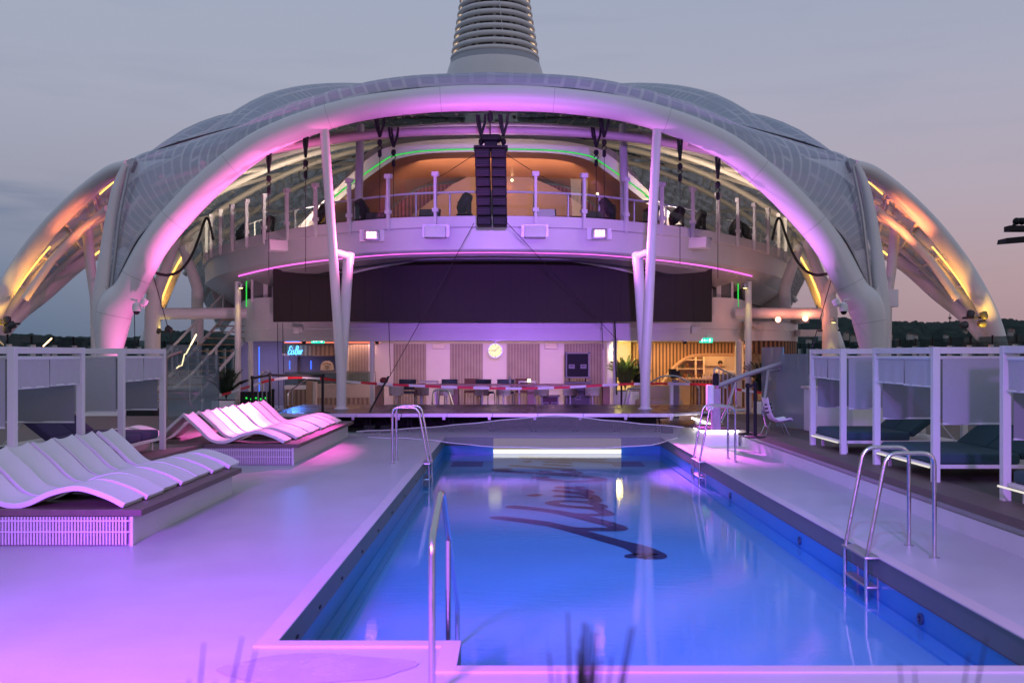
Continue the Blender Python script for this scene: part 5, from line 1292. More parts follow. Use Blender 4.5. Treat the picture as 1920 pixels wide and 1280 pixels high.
# guy wires
for a, b_, lab in ((P(889,418,27.4),P(690,778,26.2),'thin black guy line from the speaker array down to the left of the stage'),(P(951,418,27.4),P(1160,640,33),'thin black guy line from the speaker array down to the right pier'),
    (P(890,290,27.4),P(800,345,36),'thin black line from the array back to the upper lounge on the left'),(P(950,290,27.4),P(1040,345,36),'thin black line from the array back to the upper lounge on the right')):
    tag(MB().tube([a, a.lerp(b_,.5)-Vector((0,0,.03)), b_], .010, 5).build('guy_line', blackr), lab, 'guy line')
tag(MB().tube([P(690,778,26.2),P(728,706,27.5)], .028, 6).build('ratchet_strap', blackr), 'thick black strap running up from the left front of the stage', 'strap')
for px, D, y0_, y1_, lab in ((520,33,605,765,'left of a pair at the ice bar'),(530,33,605,770,'right of a pair at the ice bar'),(729,33.2,602,705,'beside the left V column'),(1128,33.2,600,655,'short one left of the right pier'),(1153,33.2,600,740,'thick one on the right pier'),(252,30,585,800,'hanging from the left arch camera'),(1402,33,340,560,'far right')):
    if px == 1402: continue
    tag(MB().tube([P(px,y0_,D), P(px+1.5,(y0_+y1_)/2,D), P(px+3,y1_,D)], .012 if px != 1153 else .025, 5).build('hanging_cable', blackr), 'thin black cable hanging down, '+lab, 'cable')
for s in (0,1):
    m_ = (lambda x: mir(x)+6) if s else (lambda x: x)
    q_ = cr([P(m_(286),508,28),P(m_(300),514,29),P(m_(320),515,30),P(m_(340),505,31),P(m_(360),478,33),P(m_(375),440,34.5),P(m_(385),411,35.5),P(m_(392),415,35.5),P(m_(400),450,35.5)], 5)
    tag(MB().tube(q_, .045, 7).build('power_cable', blackr), 'thick black cable looping from the balcony end to the %s arch' % ('right' if s else 'left'), 'cable')
    tag(MB().tube([P(m_(286),512,28),P(m_(325),650,27)], .012, 5).build('guy_line', blackr), 'thin dark guy line below the %s arch cable loop' % ('right' if s else 'left'), 'guy line')

# cameras on the arch
for s, lab in ((0,'left'),(1,'right')):
    m_ = (lambda x: mir(x)-4) if s else (lambda x: x); sg = 1 if not s else -1
    p = P(m_(256),578,27); th = thing('security_camera', p, 'white dome security camera on the %s leg of the arch' % lab, 'camera')
    MB().lathe([(.05,.16),(.10,.12),(.115,.0),(.115,-.08)], p, 16).build('housing', whitem, th); MB().sph(p+Vector((0,0,-.09)), .085, 12).build('dome', black, th)
    MB().tube([p+Vector((0,0,.1)), p+Vector((0,.0,.22)), p+Vector((-sg*.18,.1,.25))], .03, 8).build('bracket', white, th)
    q_ = P(m_(270),567,27); th = thing('spot_light', q_, 'small white spot light beside the %s arch camera' % lab, 'spot light')
    b = MB().lathe([(.04,-.10),(.09,-.06),(.10,.08),(.06,.10)], (0,0,0), 14); m3 = Matrix.Rotation(R(25*sg), 3, 'Y'); b.v = [m3@v+q_ for v in b.v]; b.build('head', whitem, th)
    MB().tube([q_+Vector((0,0,-.08)), q_+Vector((0,0,-.16)), p+Vector((sg*.1,0,.1))], .018, 6).build('arm', white, th)

# ground-floor columns
yel = (1,.75,.12)
for px, D, y0_, r2, lab in ((446,34,528,.105,'white column with a yellow uplight at the left end of the building'),(1403,34,528,.115,'white column with a yellow uplight at the right end of the building'),
    (698,34.5,636,.085,'slim white column beside the ice counter'),(1153,34.5,636,.07,'slim white post beside the yellow-lit palm'),(1385,35.2,636,.11,'square-set cream column at the wooden bar'),(470,36,650,.09,'slim white column at the service wall'),(492,36.5,700,.05,'thin post behind the barrier')):
    th = thing('white_column', (X_(px,D),D,0), lab, 'column'); zt = Z_(y0_,D) if y0_ < 600 else 2.49
    MB().tube([(X_(px,D),D,0),(X_(px,D),D,zt if y0_ < 690 else 1.4)], r2, 16).build('shaft', white if px != 1385 else cream, th)
    MB().lathe([(r2*1.5,0),(r2*1.5,.02),(r2,.03)], (X_(px,D),D,0), 18).build('base_ring', steelm, th)
for px, D, lab, sd in ((449,33.85,'left building column',1),(1400,33.85,'right building column',-1),(1560,34.6,'right forked side column',1)):
    p = P(px+sd*3, 537 if px < 1500 else 602, D-.1); th = thing('spot_light', p, 'small downlight glowing yellow on the '+lab, 'spot light')
    MB().lathe([(.04,.12),(.075,.09),(.08,-.02),(.07,-.05)], p, 14).build('housing', steelm, th); MB().lathe([(.001,-.06),(.06,-.06),(.06,-.05)], p, 14).build('lens', emis('yellow_lens', (1,.8,.2), 8) if 'yellow_lens' not in MC else MC['yellow_lens'], th)
    lamp('yellow_spot', 'SPOT', p+Vector((-sd*.04,-.12,-.1)), 45, yel, p+Vector((-sd*.12,.05,-2.2)), size=.03, spot=60, blend=1)

# wing floods
def floods(px, py, D, lab, cols, seed):
    p = P(px, py, D); th = thing('spot_cluster', p, lab, 'spot lights'); MB().tube([p+Vector((-.35,0,0)), p+Vector((.42,0,.02))], .04, 6).build('bracket', dgrey, th)
    for i, (dx, dz, c, tilt) in enumerate(cols):
        c0 = p+Vector((dx,-.05,dz)); m3 = Matrix.Rotation(R(tilt), 3, 'Y')@Matrix.Rotation(R(-20), 3, 'X')
        b = MB().lathe([(.06,-.16),(.11,-.10),(.12,.06),(.10,.08)], (0,0,0), 14); b.v = [m3@v+c0 for v in b.v]; h_ = b.build('head', dgrey, th)
        b = MB().lathe([(.001,.075),(.095,.075),(.095,.082),(.001,.084)], (0,0,0), 14); b.v = [m3@v+c0 for v in b.v]; b.build('lens', c, h_)
yl = emis('amber_lens', (1,.72,.15), 7); rd = emis('red_lens', (1,.16,.06), 7)
floods(12,608,31,'cluster of small amber spot lights at the foot of the left wing arch', [(-.25,.10,yl,15),(.05,.14,yl,-20),(.22,-.02,dgrey,60),(.05,-.18,dgrey,170)], 1)
floods(306,622,35,'pair of amber spot lights beside the left forked column', [(-.18,.05,yl,20),(.2,.1,yl,-60)], 2)
floods(1826,596,31,'cluster of amber and red spot lights at the foot of the right wing arch', [(-.12,.13,yl,25),(.28,.10,yl,-10),(-.32,-.22,rd,80),(.24,-.18,rd,90)], 3)
floods(1552,620,35,'small amber spot light beside the right forked column', [(.0,.10,yl,30)], 4)
for px, py, D, lab in ((1459,599,35,'left'),(1510,597,35,'right')):
    p = P(px,py,D); tag(MB().sph(p, .10, 12).build('hanging_lamp', emis('red_globe', (1,.35,.2), 7) if 'red_globe' not in MC else MC['red_globe']), 'glowing red-orange globe lamp under the right tie beam, %s one' % lab, 'lamp')
    lamp('globe_glow', 'POINT', p+Vector((0,-.2,.15)), 14, (1,.25,.12), size=.1)
bx = P(1668,560,31.8); MB_ = MB().rbox((bx.x,bx.y-.2,bx.z), (.34,.25,.55), .03); tag(MB_.build('junction_box', white), 'white junction box on the right wing column', 'box')
# amber light on the wings
for s in (0,1):
    m_ = (lambda x: x) if s else (lambda x: mir(x))
    lamp('wing_amber', 'SPOT', P(m_(1818),610,31.9), 620, (1,.40,.05), P(m_(1765),490,32.3), size=.08, spot=50, blend=1)
    lamp('wing_amber', 'SPOT', P(m_(1850),640,30.4), 300, (1,.55,.06), P(m_(1856),520,32), size=.08, spot=55, blend=1)
    lamp('wing_orange', 'SPOT', P(m_(1700),500,31.0), 420 if s else 150, (1,.24,.07), P(m_(1705),395,31.4), size=.1, spot=80, blend=1)
    lamp('leg_amber', 'SPOT', P(m_(1540),622,43), 260, (1,.45,.05), P(m_(1530),500,44), size=.08, spot=45, blend=1)

# rear deck hand: stage barriers, tape
def stanchion(px, py, z, top, lab, D=None):
    D = D or F*(2-z)/(py-CY); X = X_(px, D); th = thing('barrier_post', (X,D,z), lab, 'barrier post')
    MB().lathe([(.20,0),(.20,.015),(.05,.035)], (X,D,z), 20).build('base', black, th)
    MB().tube([(X,D,z+.02),(X,D,z+top)], .034, 10).build('post', black, th); MB().lathe([(.05,0),(.05,.07),(.03,.09)], (X,D,z+top-.05), 12).build('belt_head', black, th); return Vector((X,D,z+top-.03))
s1 = stanchion(605,774,SZ,.98,'black belt barrier post on the stage left of the left V column'); s2 = stanchion(506,768,SZ,.98,'black belt barrier post at the left end of the stage'); s3 = stanchion(473,765,.38,1.0,'black belt barrier post beside the far wave loungers', 27.5)
s4 = stanchion(512,765,.0,.9,'short black barrier post behind the stage corner', 31)
s5 = stanchion(1402,814,.385,1.0,'black barrier post right of the pool lift, left one'); s6 = stanchion(1416,820,.385,1.05,'black barrier post right of the pool lift, right one')
for a, b_, lab in ((s1,s2,'black barrier belt stretched across the left end of the stage'),(s2,s3,'short black barrier belt at the left stage corner'),(s5,s6,'black barrier belt between the posts by the pool lift')):
    MBb = MB().add([a+Vector((0,0,.035)),b_+Vector((0,0,.035)),b_-Vector((0,0,.03)),a-Vector((0,0,.03)),a+Vector((0,.01,.035)),b_+Vector((0,.01,.035)),b_+Vector((0,.01,-.03)),a+Vector((0,.01,-.03))], [(0,1,2,3),(7,6,5,4),(0,4,5,1),(3,2,6,7)]); tag(MBb.build('barrier_belt', blackr), lab, 'belt')
tapem = bpy.data.materials.new('barrier_tape'); tapem.use_nodes = True; t = tapem.node_tree; b_n = t.nodes['Principled BSDF']; co = N('ShaderNodeTexCoord', t); sp_ = N('ShaderNodeSeparateXYZ', t); t.links.new(co.outputs['Object'], sp_.inputs[0])
a1 = N('ShaderNodeMath', t, operation='MULTIPLY_ADD'); a1.inputs[1].default_value = 1.08; a1.inputs[2].default_value = 20.2; t.links.new(sp_.outputs['X'], a1.inputs[0]); f1 = N('ShaderNodeMath', t, operation='FRACT'); t.links.new(a1.outputs[0], f1.inputs[0]); g1 = N('ShaderNodeMath', t, operation='GREATER_THAN'); g1.inputs[1].default_value = .5; t.links.new(f1.outputs[0], g1.inputs[0])
mxr = N('ShaderNodeMix', t, data_type='RGBA'); mxr.inputs[6].default_value = (.75,.72,.74,1); mxr.inputs[7].default_value = (.62,.02,.03,1); t.links.new(g1.outputs[0], mxr.inputs[0]); t.links.new(mxr.outputs[2], b_n.inputs['Base Color'])
TDp = 28.6
tp = cr([P(410,742,31),P(440,733,30),P(475,722,28.6),P(510,712,28),P(560,707,27.3),P(604,709.5,27.4),P(660,716,TDp),P(760,722,TDp),P(860,726,TDp),P(960,728,TDp),P(1060,726,TDp),P(1150,721,TDp),P(1240,719,TDp),P(1341,722,26.5),P(1370,728,27),P(1440,738,28)], 6)
MBt = MB(); rows = [[p+Vector((0,0,.035)), p+Vector((0,.004,-.035))] for p in tp]; MBt.slab(rows, (0,.004,0)); tag(MBt.build('barrier_tape', tapem), 'long red and white striped barrier tape strung across behind the stage', 'barrier tape')

# pool lift at the right stage end
LP = F*1.62/(808-CY) ; lx = X_(1342,21.5)
lf = thing('pool_lift', (lx,21.5,PZ), 'steel pool lift with a long raised arm and a white bucket seat', 'pool lift')
lvm = mat('lift_paint', (.42,.40,.45), .35, .4)
MB().box((lx-.09,21.4,PZ),(lx+.09,21.6,Z_(728,21.5))).build('mast', lvm, lf, bevel=.01); MB().rbox((lx-.14,21.42,Z_(745,21.5)), (.14,.2,.55), .03).build('control_box', whitem, lf)
MB().lathe([(.07,0),(.07,.22),(.04,.26)], (lx,21.5,Z_(722,21.5)), 12).build('mast_cap', black, lf)
tip = P(1465,682,22.5)
MB().tube([P(1345,724,21.5), P(1400,702,22), tip], .055, 8).build('arm', lvm, lf); MB().tube([P(1352,790,21.5), P(1364,765,21.6), P(1378,718,21.8)], .035, 8).build('ram', steelm, lf)
MB().tube([tip, tip+Vector((-.05,0,-.14)), P(1440,695,22.2), P(1436,730,21.2), P(1430,770,20.4)], .030, 8).build('hanger', lvm, lf)
sc0 = P(1452,803,20.3)
rows = []
for x, z in ((-.22,.46),(-.20,.34),(-.15,.17),(-.10,.06),(0,.0),(.14,.02),(.24,.04),(.28,.02)):
    rows.append([sc0+Vector((x+.02*abs(y)*3,y,z+.16-.05*(1-(abs(y)/.24)**2)*0)) for y in (-.25,-.18,-.06,.06,.18,.25)])
for r2 in rows:
    for k_, y in enumerate((-.25,-.18,-.06,.06,.18,.25)): r2[k_] += Vector((0,0,.035 if k_ in (0,5) else 0))
st2 = MB().slab(rows, (.02,0,-.03)).build('seat', whitem, lf, bevel=.008)
g = MB()
for z in (.50,.42,.34): g.cbox(sc0+Vector((-.16+.12*(.50-z),-.13,z)), (.14,.02,.03), Matrix.Rotation(R(-8),3,'Y'))
g.build('vent_slots', black, st2)
for x in (-.2,.22):
    for y in (-.2,.2): MB().tube([sc0+Vector((x*.6,y*.8,.13)), sc0+Vector((x*1.35,y,-.24))], .014, 6).build('leg', steel, lf)
MB().tube([sc0+Vector((-.27,-.2,-.2)), sc0+Vector((.30,-.2,-.2))], .012, 6).build('foot_rail', steel, lf); MB().tube([P(1430,770,20.4), P(1436,795,20.4), P(1442,806,20.4)], .02, 6).build('back_frame', steel, lf)

# hand rails of the steps at the right and left stage ends
def railset(pts, posts, lab, r=.025, D=None, cat='handrail'):
    th = thing('step_handrail', pts[0], lab, cat); MB().tube(rounded(pts, .12), r, 8).build('rail', steel, th)
    for a, b_ in posts: MB().tube([a,b_], r*.8, 6).build('baluster', steelm, th)
railset([P(1339,772,24.6),P(1339,692,24.6),P(1345,689,24.7),P(1380,705,26.2),P(1380,765,26.2)], [(P(x,692+(x-1345)*.45,24.7+(x-1345)*.04),P(x,775,24.7+(x-1345)*.04)) for x in (1348,1356,1364,1372)], 'steel stair handrail with balusters right of the stage')
railset([P(1218,718,30.5),P(1240,705,30.5),P(1268,704,30.5),P(1311,726,30.5),P(1311,760,30.5)], [], 'low bent steel handrail behind the right end of the stage')
railset([P(1170,760,31),P(1176,729,31),P(1181,728,31),P(1200,728,31)], [(P(1176,760,31.4),P(1182,732,31.4))], 'small bent steel rail beside the right V column')
railset([P(810,760,31),P(812,731,31),P(841,731,31),P(850,760,31)], [(P(818,760,31.4),P(816,732,31.4))], 'small steel hoop rail behind the middle left of the stage')
railset([P(474,760,31),P(474,712,31),P(503,694,31),P(508,700,31),P(508,765,31)], [(P(x,712-(x-476)*.6,31),P(x,765,31)) for x in (484,492,500)], 'steel stair handrail with balusters left of the stage')
railset([P(540,760,33),P(540,735,33),P(576,710,34)], [(P(548,730,33.2),P(548,760,33.2))], 'sloping steel handrail in front of the ice counter')
railset([P(1395,640+95,28.5),P(1470,735,28.5)], [(P(x,735,28.5),P(x,790,28.5)) for x in range(1452,1472,4)], 'low steel fence behind the pool lift')

# kiosk and box furniture
kk = thing('service_podium', (X_(1266,31.5),31.5,0), 'grey pedestal terminal behind the stage by the wooden bar', 'podium')
MB().box((X_(1262,31.5),31.4,0),(X_(1272,31.5),31.7,Z_(712,31.5))).build('pedestal', mat('podium_grey', (.18,.16,.17), .5), kk); MB().box((X_(1256,31.5),31.38,0),(X_(1261.5,31.5),31.6,Z_(716,31.5))).build('side_panel', whitem, kk)
MB().cbox(P(1266,702,31.5), (.28,.12,.20), Matrix.Rotation(R(-20),3,'X')).build('terminal', black, kk)
ms = thing('equipment_stand', P(1165,760,30), 'thin black equipment stand beside the right pier', 'stand'); MB().tube([P(1165,762,30),P(1165,722,30)], .03, 8).build('pole', black, ms); MB().lathe([(.2,0),(.03,.1)], P(1165,765,30), 3).build('tripod', black, ms)

# ------------------------------------------------------------------ the wooden bar
BY = 38.4
bc = thing('bar_counter', (X_(1330,BY-.9),BY-.9,0), 'wooden slatted bar counter under the arched opening', 'counter')
MB().box((X_(1270,BY-.9),BY-1,1.05),(X_(1420,BY-.9),BY-.55,1.11)).build('counter_top', mat('bar_top', (.50,.34,.22), .35), bc)
MB().box((X_(1296,BY-.9),BY-.95,0),(X_(1420,BY-.9),BY-.6,1.048)).build('slatted_front', slt, bc); MB().box((X_(1270,BY-.9),BY-.96,0),(X_(1294,BY-.9),BY-.6,1.046)).build('side_panel', mat('bar_side', (.52,.33,.19), .5), bc)
sh = thing('back_bar_shelf', (X_(1290,BY+1.8),BY+1.8,0), 'open cream shelving full of bottles behind the bar', 'shelf')
shm = mat('shelf_cream', (.48,.36,.26), .6); SY = BY+1.6
for z in (1.06,1.42,1.78,2.12): MB().box((X_(1262,SY),SY,z),(X_(1322,SY),SY+.32,z+.035)).build('shelf_board', shm, sh)
for px in (1270,1304.5,1320): MB().box((X_(px,SY)-.035,SY-.01,.9),(X_(px,SY)+.035,SY+.33,2.3)).build('upright', shm, sh)
MB().box((X_(1262,SY),SY+.33,0),(X_(1400,SY),SY+.36,2.45)).build('back_panel', mat('shelf_back', (.40,.30,.23), .7), sh)
MB().box((X_(1322,SY),SY+.25,Z_(686,SY)),(X_(1362,SY),SY+.32,Z_(667,SY))).build('mirror', mat('tan_panel', (.38,.29,.20), .4), sh)
bcol = [mat('bottle_'+n_, c, .12, var=.1, spec=.8) for n_, c in (('green',(.02,.06,.03)),('brown',(.06,.03,.015)),('clear',(.25,.22,.18)),('amber',(.20,.08,.02)),('dark',(.015,.015,.02)))]
def bottle_mesh(m):
    b = MB(); b.lathe([(.035,0),(.038,.02),(.038,.16),(.03,.19),(.012,.22),(.012,.29),(.015,.30)], (0,0,0), 8); return b
bcount = 0; protos = {}
def put_bottle(x, y, z, s_, lab, grp):
    i = random.randrange(5)
    if i not in protos:
        o = bottle_mesh(0).build('bottle', bcol[i]); protos[i] = o
    else: o = protos[i].copy(); COL.objects.link(o)
    o.location = (x,y,z); o.scale = (s_,s_,s_*random.uniform(.8,1.1)); tag(o, lab, 'bottle', grp)
for k_, z in enumerate((1.097,1.457,1.817)):
    xs = X_(1272,SY)+.03; n_ = 9 if k_ == 0 else 5
    for i in range(n_): put_bottle(X_(1273+ (45*i/n_),SY-.0)+random.uniform(-.02,.02), SY+.14, z, random.uniform(.7,.9), 'small bottle on the %s shelf behind the wooden bar' % ('lowest','middle','top')[k_], 'bottles on the %s back bar shelf' % ('lowest','middle','top')[k_])
for i in range(13): put_bottle(X_(1283+i*6.2,BY-.6)+random.uniform(-.02,.02), BY-.7+random.uniform(-.05,.05), 1.112, random.uniform(.55,.8), 'small bottle standing on the bar counter', 'bottles on the bar counter')
cupm = mat('white_cup', (.6,.55,.5), .4)
for i in range(12):
    o = MB().lathe([(.03,0),(.036,.09),(.03,.09),(.026,.02)], (X_(1318+i*3.2,BY-.8),BY-.85,1.112), 8).build('cup', cupm); tag(o, 'white cup in the row on the bar counter', 'cup', 'cups on the bar counter')
til = thing('till', P(1261,693,37.2), 'black till screen on the left end of the bar', 'till'); MB().cbox(P(1261,697,37.2), (.30,.05,.22), Matrix.Rotation(R(-15),3,'X')).build('screen', black, til); MB().cbox(P(1261,707,37.2), (.14,.14,.06)).build('stand', black, til)
mch = thing('coffee_machine', P(1368,705,37.4), 'dark coffee machine on the bar in front of the bartender', 'coffee machine'); MB().rbox(P(1368,706,37.5), (.7,.3,.22), .03).build('body', dgrey, mch); MB().rbox(P(1368,697,37.5), (.5,.26,.05), .02).build('cup_tray', steelm, mch)
# lounge sofa blobs left of the bar
sf = thing('sofa', (X_(1235,35),35,0), 'low rounded pale sofa in front of the slatted wall', 'sofa'); sfm = mat('sofa_sand', (.48,.38,.30), .85); MB().rbox((X_(1235,35),35,.30), (1.6,.8,.30), .12).build('seat', sfm, sf); MB().rbox((X_(1235,35),35.45,.60), (1.7,.28,.62), .12).build('backrest', sfm, sf)
# people
skinm = mat('skin', (.36,.20,.13), .55, var=.05); hairm = mat('dark_hair', (.02,.012,.01), .7, var=.2)
def skinned(name, verts, edges, rad, m, parent, o0, root=0, sub=2):
    me = bpy.data.meshes.new(name); me.from_pydata([tuple(Vector(v)) for v in verts], edges, []); me.materials.append(m)
    o = bpy.data.objects.new(name, me); COL.objects.link(o); o.parent = parent
    sk = o.modifiers.new('skin', 'SKIN'); 
    for i, r_2 in enumerate(rad): me.skin_vertices[0].data[i].radius = (r_2, r_2*.85) if not isinstance(r_2, tuple) else r_2
    me.skin_vertices[0].data[root].use_root = True; sk.use_smooth_shade = True
    s_ = o.modifiers.new('sub', 'SUBSURF'); s_.levels = sub; s_.render_levels = sub; return o
def person(loc, rz, lab, shirt, trousers, hunch=.0):
    th = thing('person', loc, lab, 'person'); th.rotation_euler = (0,0,rz)
    V = [(0,0,.95),(0,0,1.12),(0,-.01,1.30),(0,-.01-hunch*.3,1.43),(0,-.02-hunch*.6,1.50),(0,-.03-hunch,1.58),(0,-.035-hunch,1.66),(0,-.03-hunch,1.73),
        (.10,0,.90),(.11,-.01,.50),(.11,.0,.10),(.11,-.12,.04),(-.10,0,.90),(-.11,-.01,.50),(-.11,0,.10),(-.11,-.12,.04),
        (.19,-.01-hunch*.3,1.41),(.24,-.02,1.14),(.17,-.24,1.10),(.14,-.31,1.11),(-.19,-.01-hunch*.3,1.41),(-.24,-.02,1.14),(-.17,-.24,1.12),(-.14,-.31,1.13)]
    E = [(0,1),(1,2),(2,3),(3,4),(4,5),(5,6),(6,7),(0,8),(8,9),(9,10),(10,11),(0,12),(12,13),(13,14),(14,15),(3,16),(16,17),(17,18),(18,19),(3,20),(20,21),(21,22),(22,23)]
    rad = [(.15,.10),(.13,.09),(.155,.10),(.11,.08),.055,(.07,.085),(.078,.095),(.055,.07),.085,.06,.042,.035,.085,.06,.042,.035,.055,.043,.032,.035,.055,.043,.032,.035]
    b = skinned('body', V, E, rad, skinm, th, loc)
    skinned('shirt', V[:4]+[V[16],V[17],(.20,-.13,1.12),V[20],V[21],(-.20,-.13,1.13),(0,-.015,1.46)], [(0,1),(1,2),(2,3),(3,4),(4,5),(5,6),(3,7),(7,8),(8,9),(3,10)], [(.165,.12),(.15,.11),(.17,.12),(.13,.10),.07,.055,.045,.07,.055,.045,(.07,.07)], shirt, th, loc)
    skinned('trousers', [V[0],V[8],V[9],V[10],V[12],V[13],V[14]], [(0,1),(1,2),(2,3),(0,4),(4,5),(5,6)], [(.165,.12),.10,.075,.06,.10,.075,.06], trousers, th, loc)
    hb = MB(); hb.sph((0,0,0), .098, 14, (.95,1.12,.95)); hb.v = [v+Vector((0,.0-hunch,1.715)) for v in hb.v if 1]; h_ = hb.build('hair', hairm, None); h_.parent = th
    fb = MB(); fb.sph((0,-.115-hunch,1.645), .014, 8, (1,1.3,1.3)); n_ = fb.build('nose', skinm, None); n_.parent = th
    for s_ in (-1,1):
        eb = MB(); eb.sph((s_*.03,-.108-hunch,1.672), .010, 8); e_ = eb.build('eye', black, None); e_.parent = th
        # fingers
        fg = MB(); hx = s_*.14; hy, hz = -.34, 1.11 if s_ > 0 else 1.13
        for k_ in range(4): fg.tube([(hx-.03+.019*k_,hy,hz),(hx-.03+.019*k_,hy-.035-.004*(k_%3),hz-.004),(hx-.028+.018*k_,hy-.055,hz-.025)], [.009,.008,.006], 6)
        fg.tube([(hx-s_*.035,hy+.015,hz),(hx-s_*.055,hy-.01,hz-.01),(hx-s_*.05,hy-.035,hz-.02)], [.010,.009,.007], 6); f_ = fg.build('fingers', skinm, None); f_.parent = th
    return th
person((X_(1352,38.2),38.35,-.02), R(-12), 'bartender with short dark hair and a white shirt, looking down at work behind the bar', mat('white_shirt', (.62,.52,.46), .8), black, .05)
person((X_(1396,39),39.2,-.06), R(20), 'person in a red top standing behind the right column at the bar', mat('red_shirt', (.45,.04,.03), .8), dgrey, .0)

# bar and ceiling lights
lamp('bar_light', 'AREA', P(1310,650,39.6), 110, (1,.55,.24), P(1310,760,39.4), size=3.4, sy=1.0)
lamp('bar_front', 'AREA', P(1310,645,37.4), 90, (1,.50,.20), P(1310,760,37.9), size=4.2, sy=.5)
lamp('pier_warm', 'POINT', P(1158,660,37.2), 60, (1,.80,.25), size=.2)
lamp('counter_light', 'AREA', P(620,646,37.2), 24, (1,.5,.34), P(620,760,37.4), size=3.2, sy=.4)
lamp('back_violet', 'AREA', P(900,643,35.4), 130, (1,.55,.62), P(900,740,37), size=8, sy=.5)
lamp('service_violet', 'AREA', P(490,655,38.2), 16, (.5,.4,1), P(480,740,39), size=2, sy=1)
# magenta floods from the balcony fascia: on to arch underside, columns, deck and loungers
lamp('magenta_flood', 'SPOT', P(697,441,29.1), 8000, (1,.10,.62), P(500,790,21.3), size=.15, spot=27, blend=.9)
lamp('magenta_flood', 'SPOT', P(1124,438,29.1), 26000, (.9,.12,.95), P(1318,846,20.4), size=.12, spot=15, blend=.9)
lamp('arch_wash', 'SPOT', P(760,452,28.2), 1300, (1,.18,.55), P(330,330,27.2), size=.05, spot=110, blend=1)
lamp('arch_wash', 'SPOT', P(1070,452,28.2), 1000, (.85,.22,.85), P(1500,330,27.2), size=.05, spot=110, blend=1)
lamp('arch_top_wash', 'SPOT', P(830,460,26.0), 520, (.9,.15,.85), P(850,190,27.4), size=.05, spot=95, blend=1)
lamp('arch_top_wash', 'SPOT', P(1030,460,26.0), 420, (.8,.18,.95), P(1010,190,27.4), size=.05, spot=95, blend=1)
lamp('column_wash', 'SPOT', (-3.9,23.9,.6), 300, (1,.30,.62), P(610,420,27.5), size=.1, spot=38, blend=1)

# ------------------------------------------------------------------ glass wind screens
frost2 = glassy('windscreen_glass_clear', (.70,.80,.84), .22, .02, (.30,.38,.42), .22)
frost = glassy('windscreen_glass', (.74,.82,.84), .22, .02, (.36,.41,.43), .45)
def screen(ps, z0, z1, lab, fm=None):
    th = thing('glass_screen', ps[0], lab, 'glass screen')
    for a, b_ in zip(ps, ps[1:]):
        MB().add([Vector((a.x,a.y,z0)),Vector((b_.x,b_.y,z0)),Vector((b_.x,b_.y,z1)),Vector((a.x,a.y,z1)),Vector((a.x,a.y+.012,z0)),Vector((b_.x,b_.y+.012,z0)),Vector((b_.x,b_.y+.012,z1)),Vector((a.x,a.y+.012,z1))], [(0,1,2,3),(7,6,5,4),(3,2,6,7),(0,3,7,4),(1,5,6,2)]).build('pane', fm or frost, th)
    return th
sl = screen([P(312,700,25),P(378,700,25.4)], PZ, 2.25, 'tall clear glass wind screen right of the pink-lit cabana', frost2)
MB().tube(rounded([P(311,818,24.8),P(311,676,24.8),P(316,668,24.8),P(340,659,25.2)], .2), .04, 10).build('frame', mat('bronze_frame', (.35,.28,.24), .4, .4), sl)
screen([P(379,700,25.6),P(411,700,26)], PZ, 2.0, 'narrower glass wind screen beside the left building column', frost2)
screen([P(1456,700,22.6),P(1516,700,21.6)], PZ, 2.02, 'tall frosted glass screen behind the pool lift seat')
screen([P(1428,700,26.5),P(1470,700,25.5)], PZ, 2.2, 'clear glass screen with rounded top between the pool lift and the bar')
for s in (-1,1):
    th = thing('side_windbreak', (s*15.2, 30, 0), 'clear glass windbreak panels on short white posts along the ship\'s %s rail' % ('right' if s > 0 else 'left'), 'windbreak')
    for i in range(22):
        y = 24+i*1.5; MB().box((s*15.2-.09,y-.09,0),(s*15.2+.09,y+.09,2.32)).build('post', white, th); MB().tube([(s*15.2,y,2.32),(s*15.2,y,2.62)], .035, 6).build('cap', black, th)
        if i < 21: MB().box((s*15.2-.01,y+.1,1.0),(s*15.2+.01,y+1.4,2.58)).build('pane', glassy('rail_glass', (.55,.66,.66), .2, .02, (.10,.16,.17), .25) if 'rail_glass' not in MC else MC['rail_glass'], th)
    MB().box((s*15.2-.15,24,0),(s*15.2+.15,55.6,.98)).build('bulwark', white, th)
# ------------------------------------------------------------------ stairs at the left
sr = thing('staircase', P(395,760,37), 'open white staircase with wooden treads and a warm light line, left of the building', 'staircase')
A_, B_ = P(352,735,34), P(455,600,40)
for i in range(13):
    t_ = i/12; c = Vector((X_(392,37)+ (t_-.5)*1.6, 35+t_*3.6, .45+t_*2.9)); MB().box((c.x-.75,c.y-.15,c.z-.02),(c.x+.75,c.y+.15,c.z+.02)).build('tread', oak, sr)
for dx in (-.80,.80):
    a = Vector((X_(392,37)-.8+dx,34.8,.3)); b_ = Vector((X_(392,37)+.8+dx,38.8,3.4)); MB().tube([a,b_], .07, 4).build('stringer', white, sr)
    MB().tube([a+Vector((-.45,-.3,.55)), a+Vector((0,0,.95)), b_+Vector((0,0,.95))], .05, 8).build('handrail', white, sr)
    for t_ in (0,.33,.66,1): p = a.lerp(b_,t_); MB().tube([p, p+Vector((0,0,.95))], .035, 6).build('baluster', white, sr)
MB().tube([P(331,690,34.2),P(336,686,34.3),P(341,685,34.4),P(346,664,34.6),P(349,663,34.8),P(368,627,36)], .022, 6).build('light_line', emis('stair_led', (1,.62,.30), 6), sr)

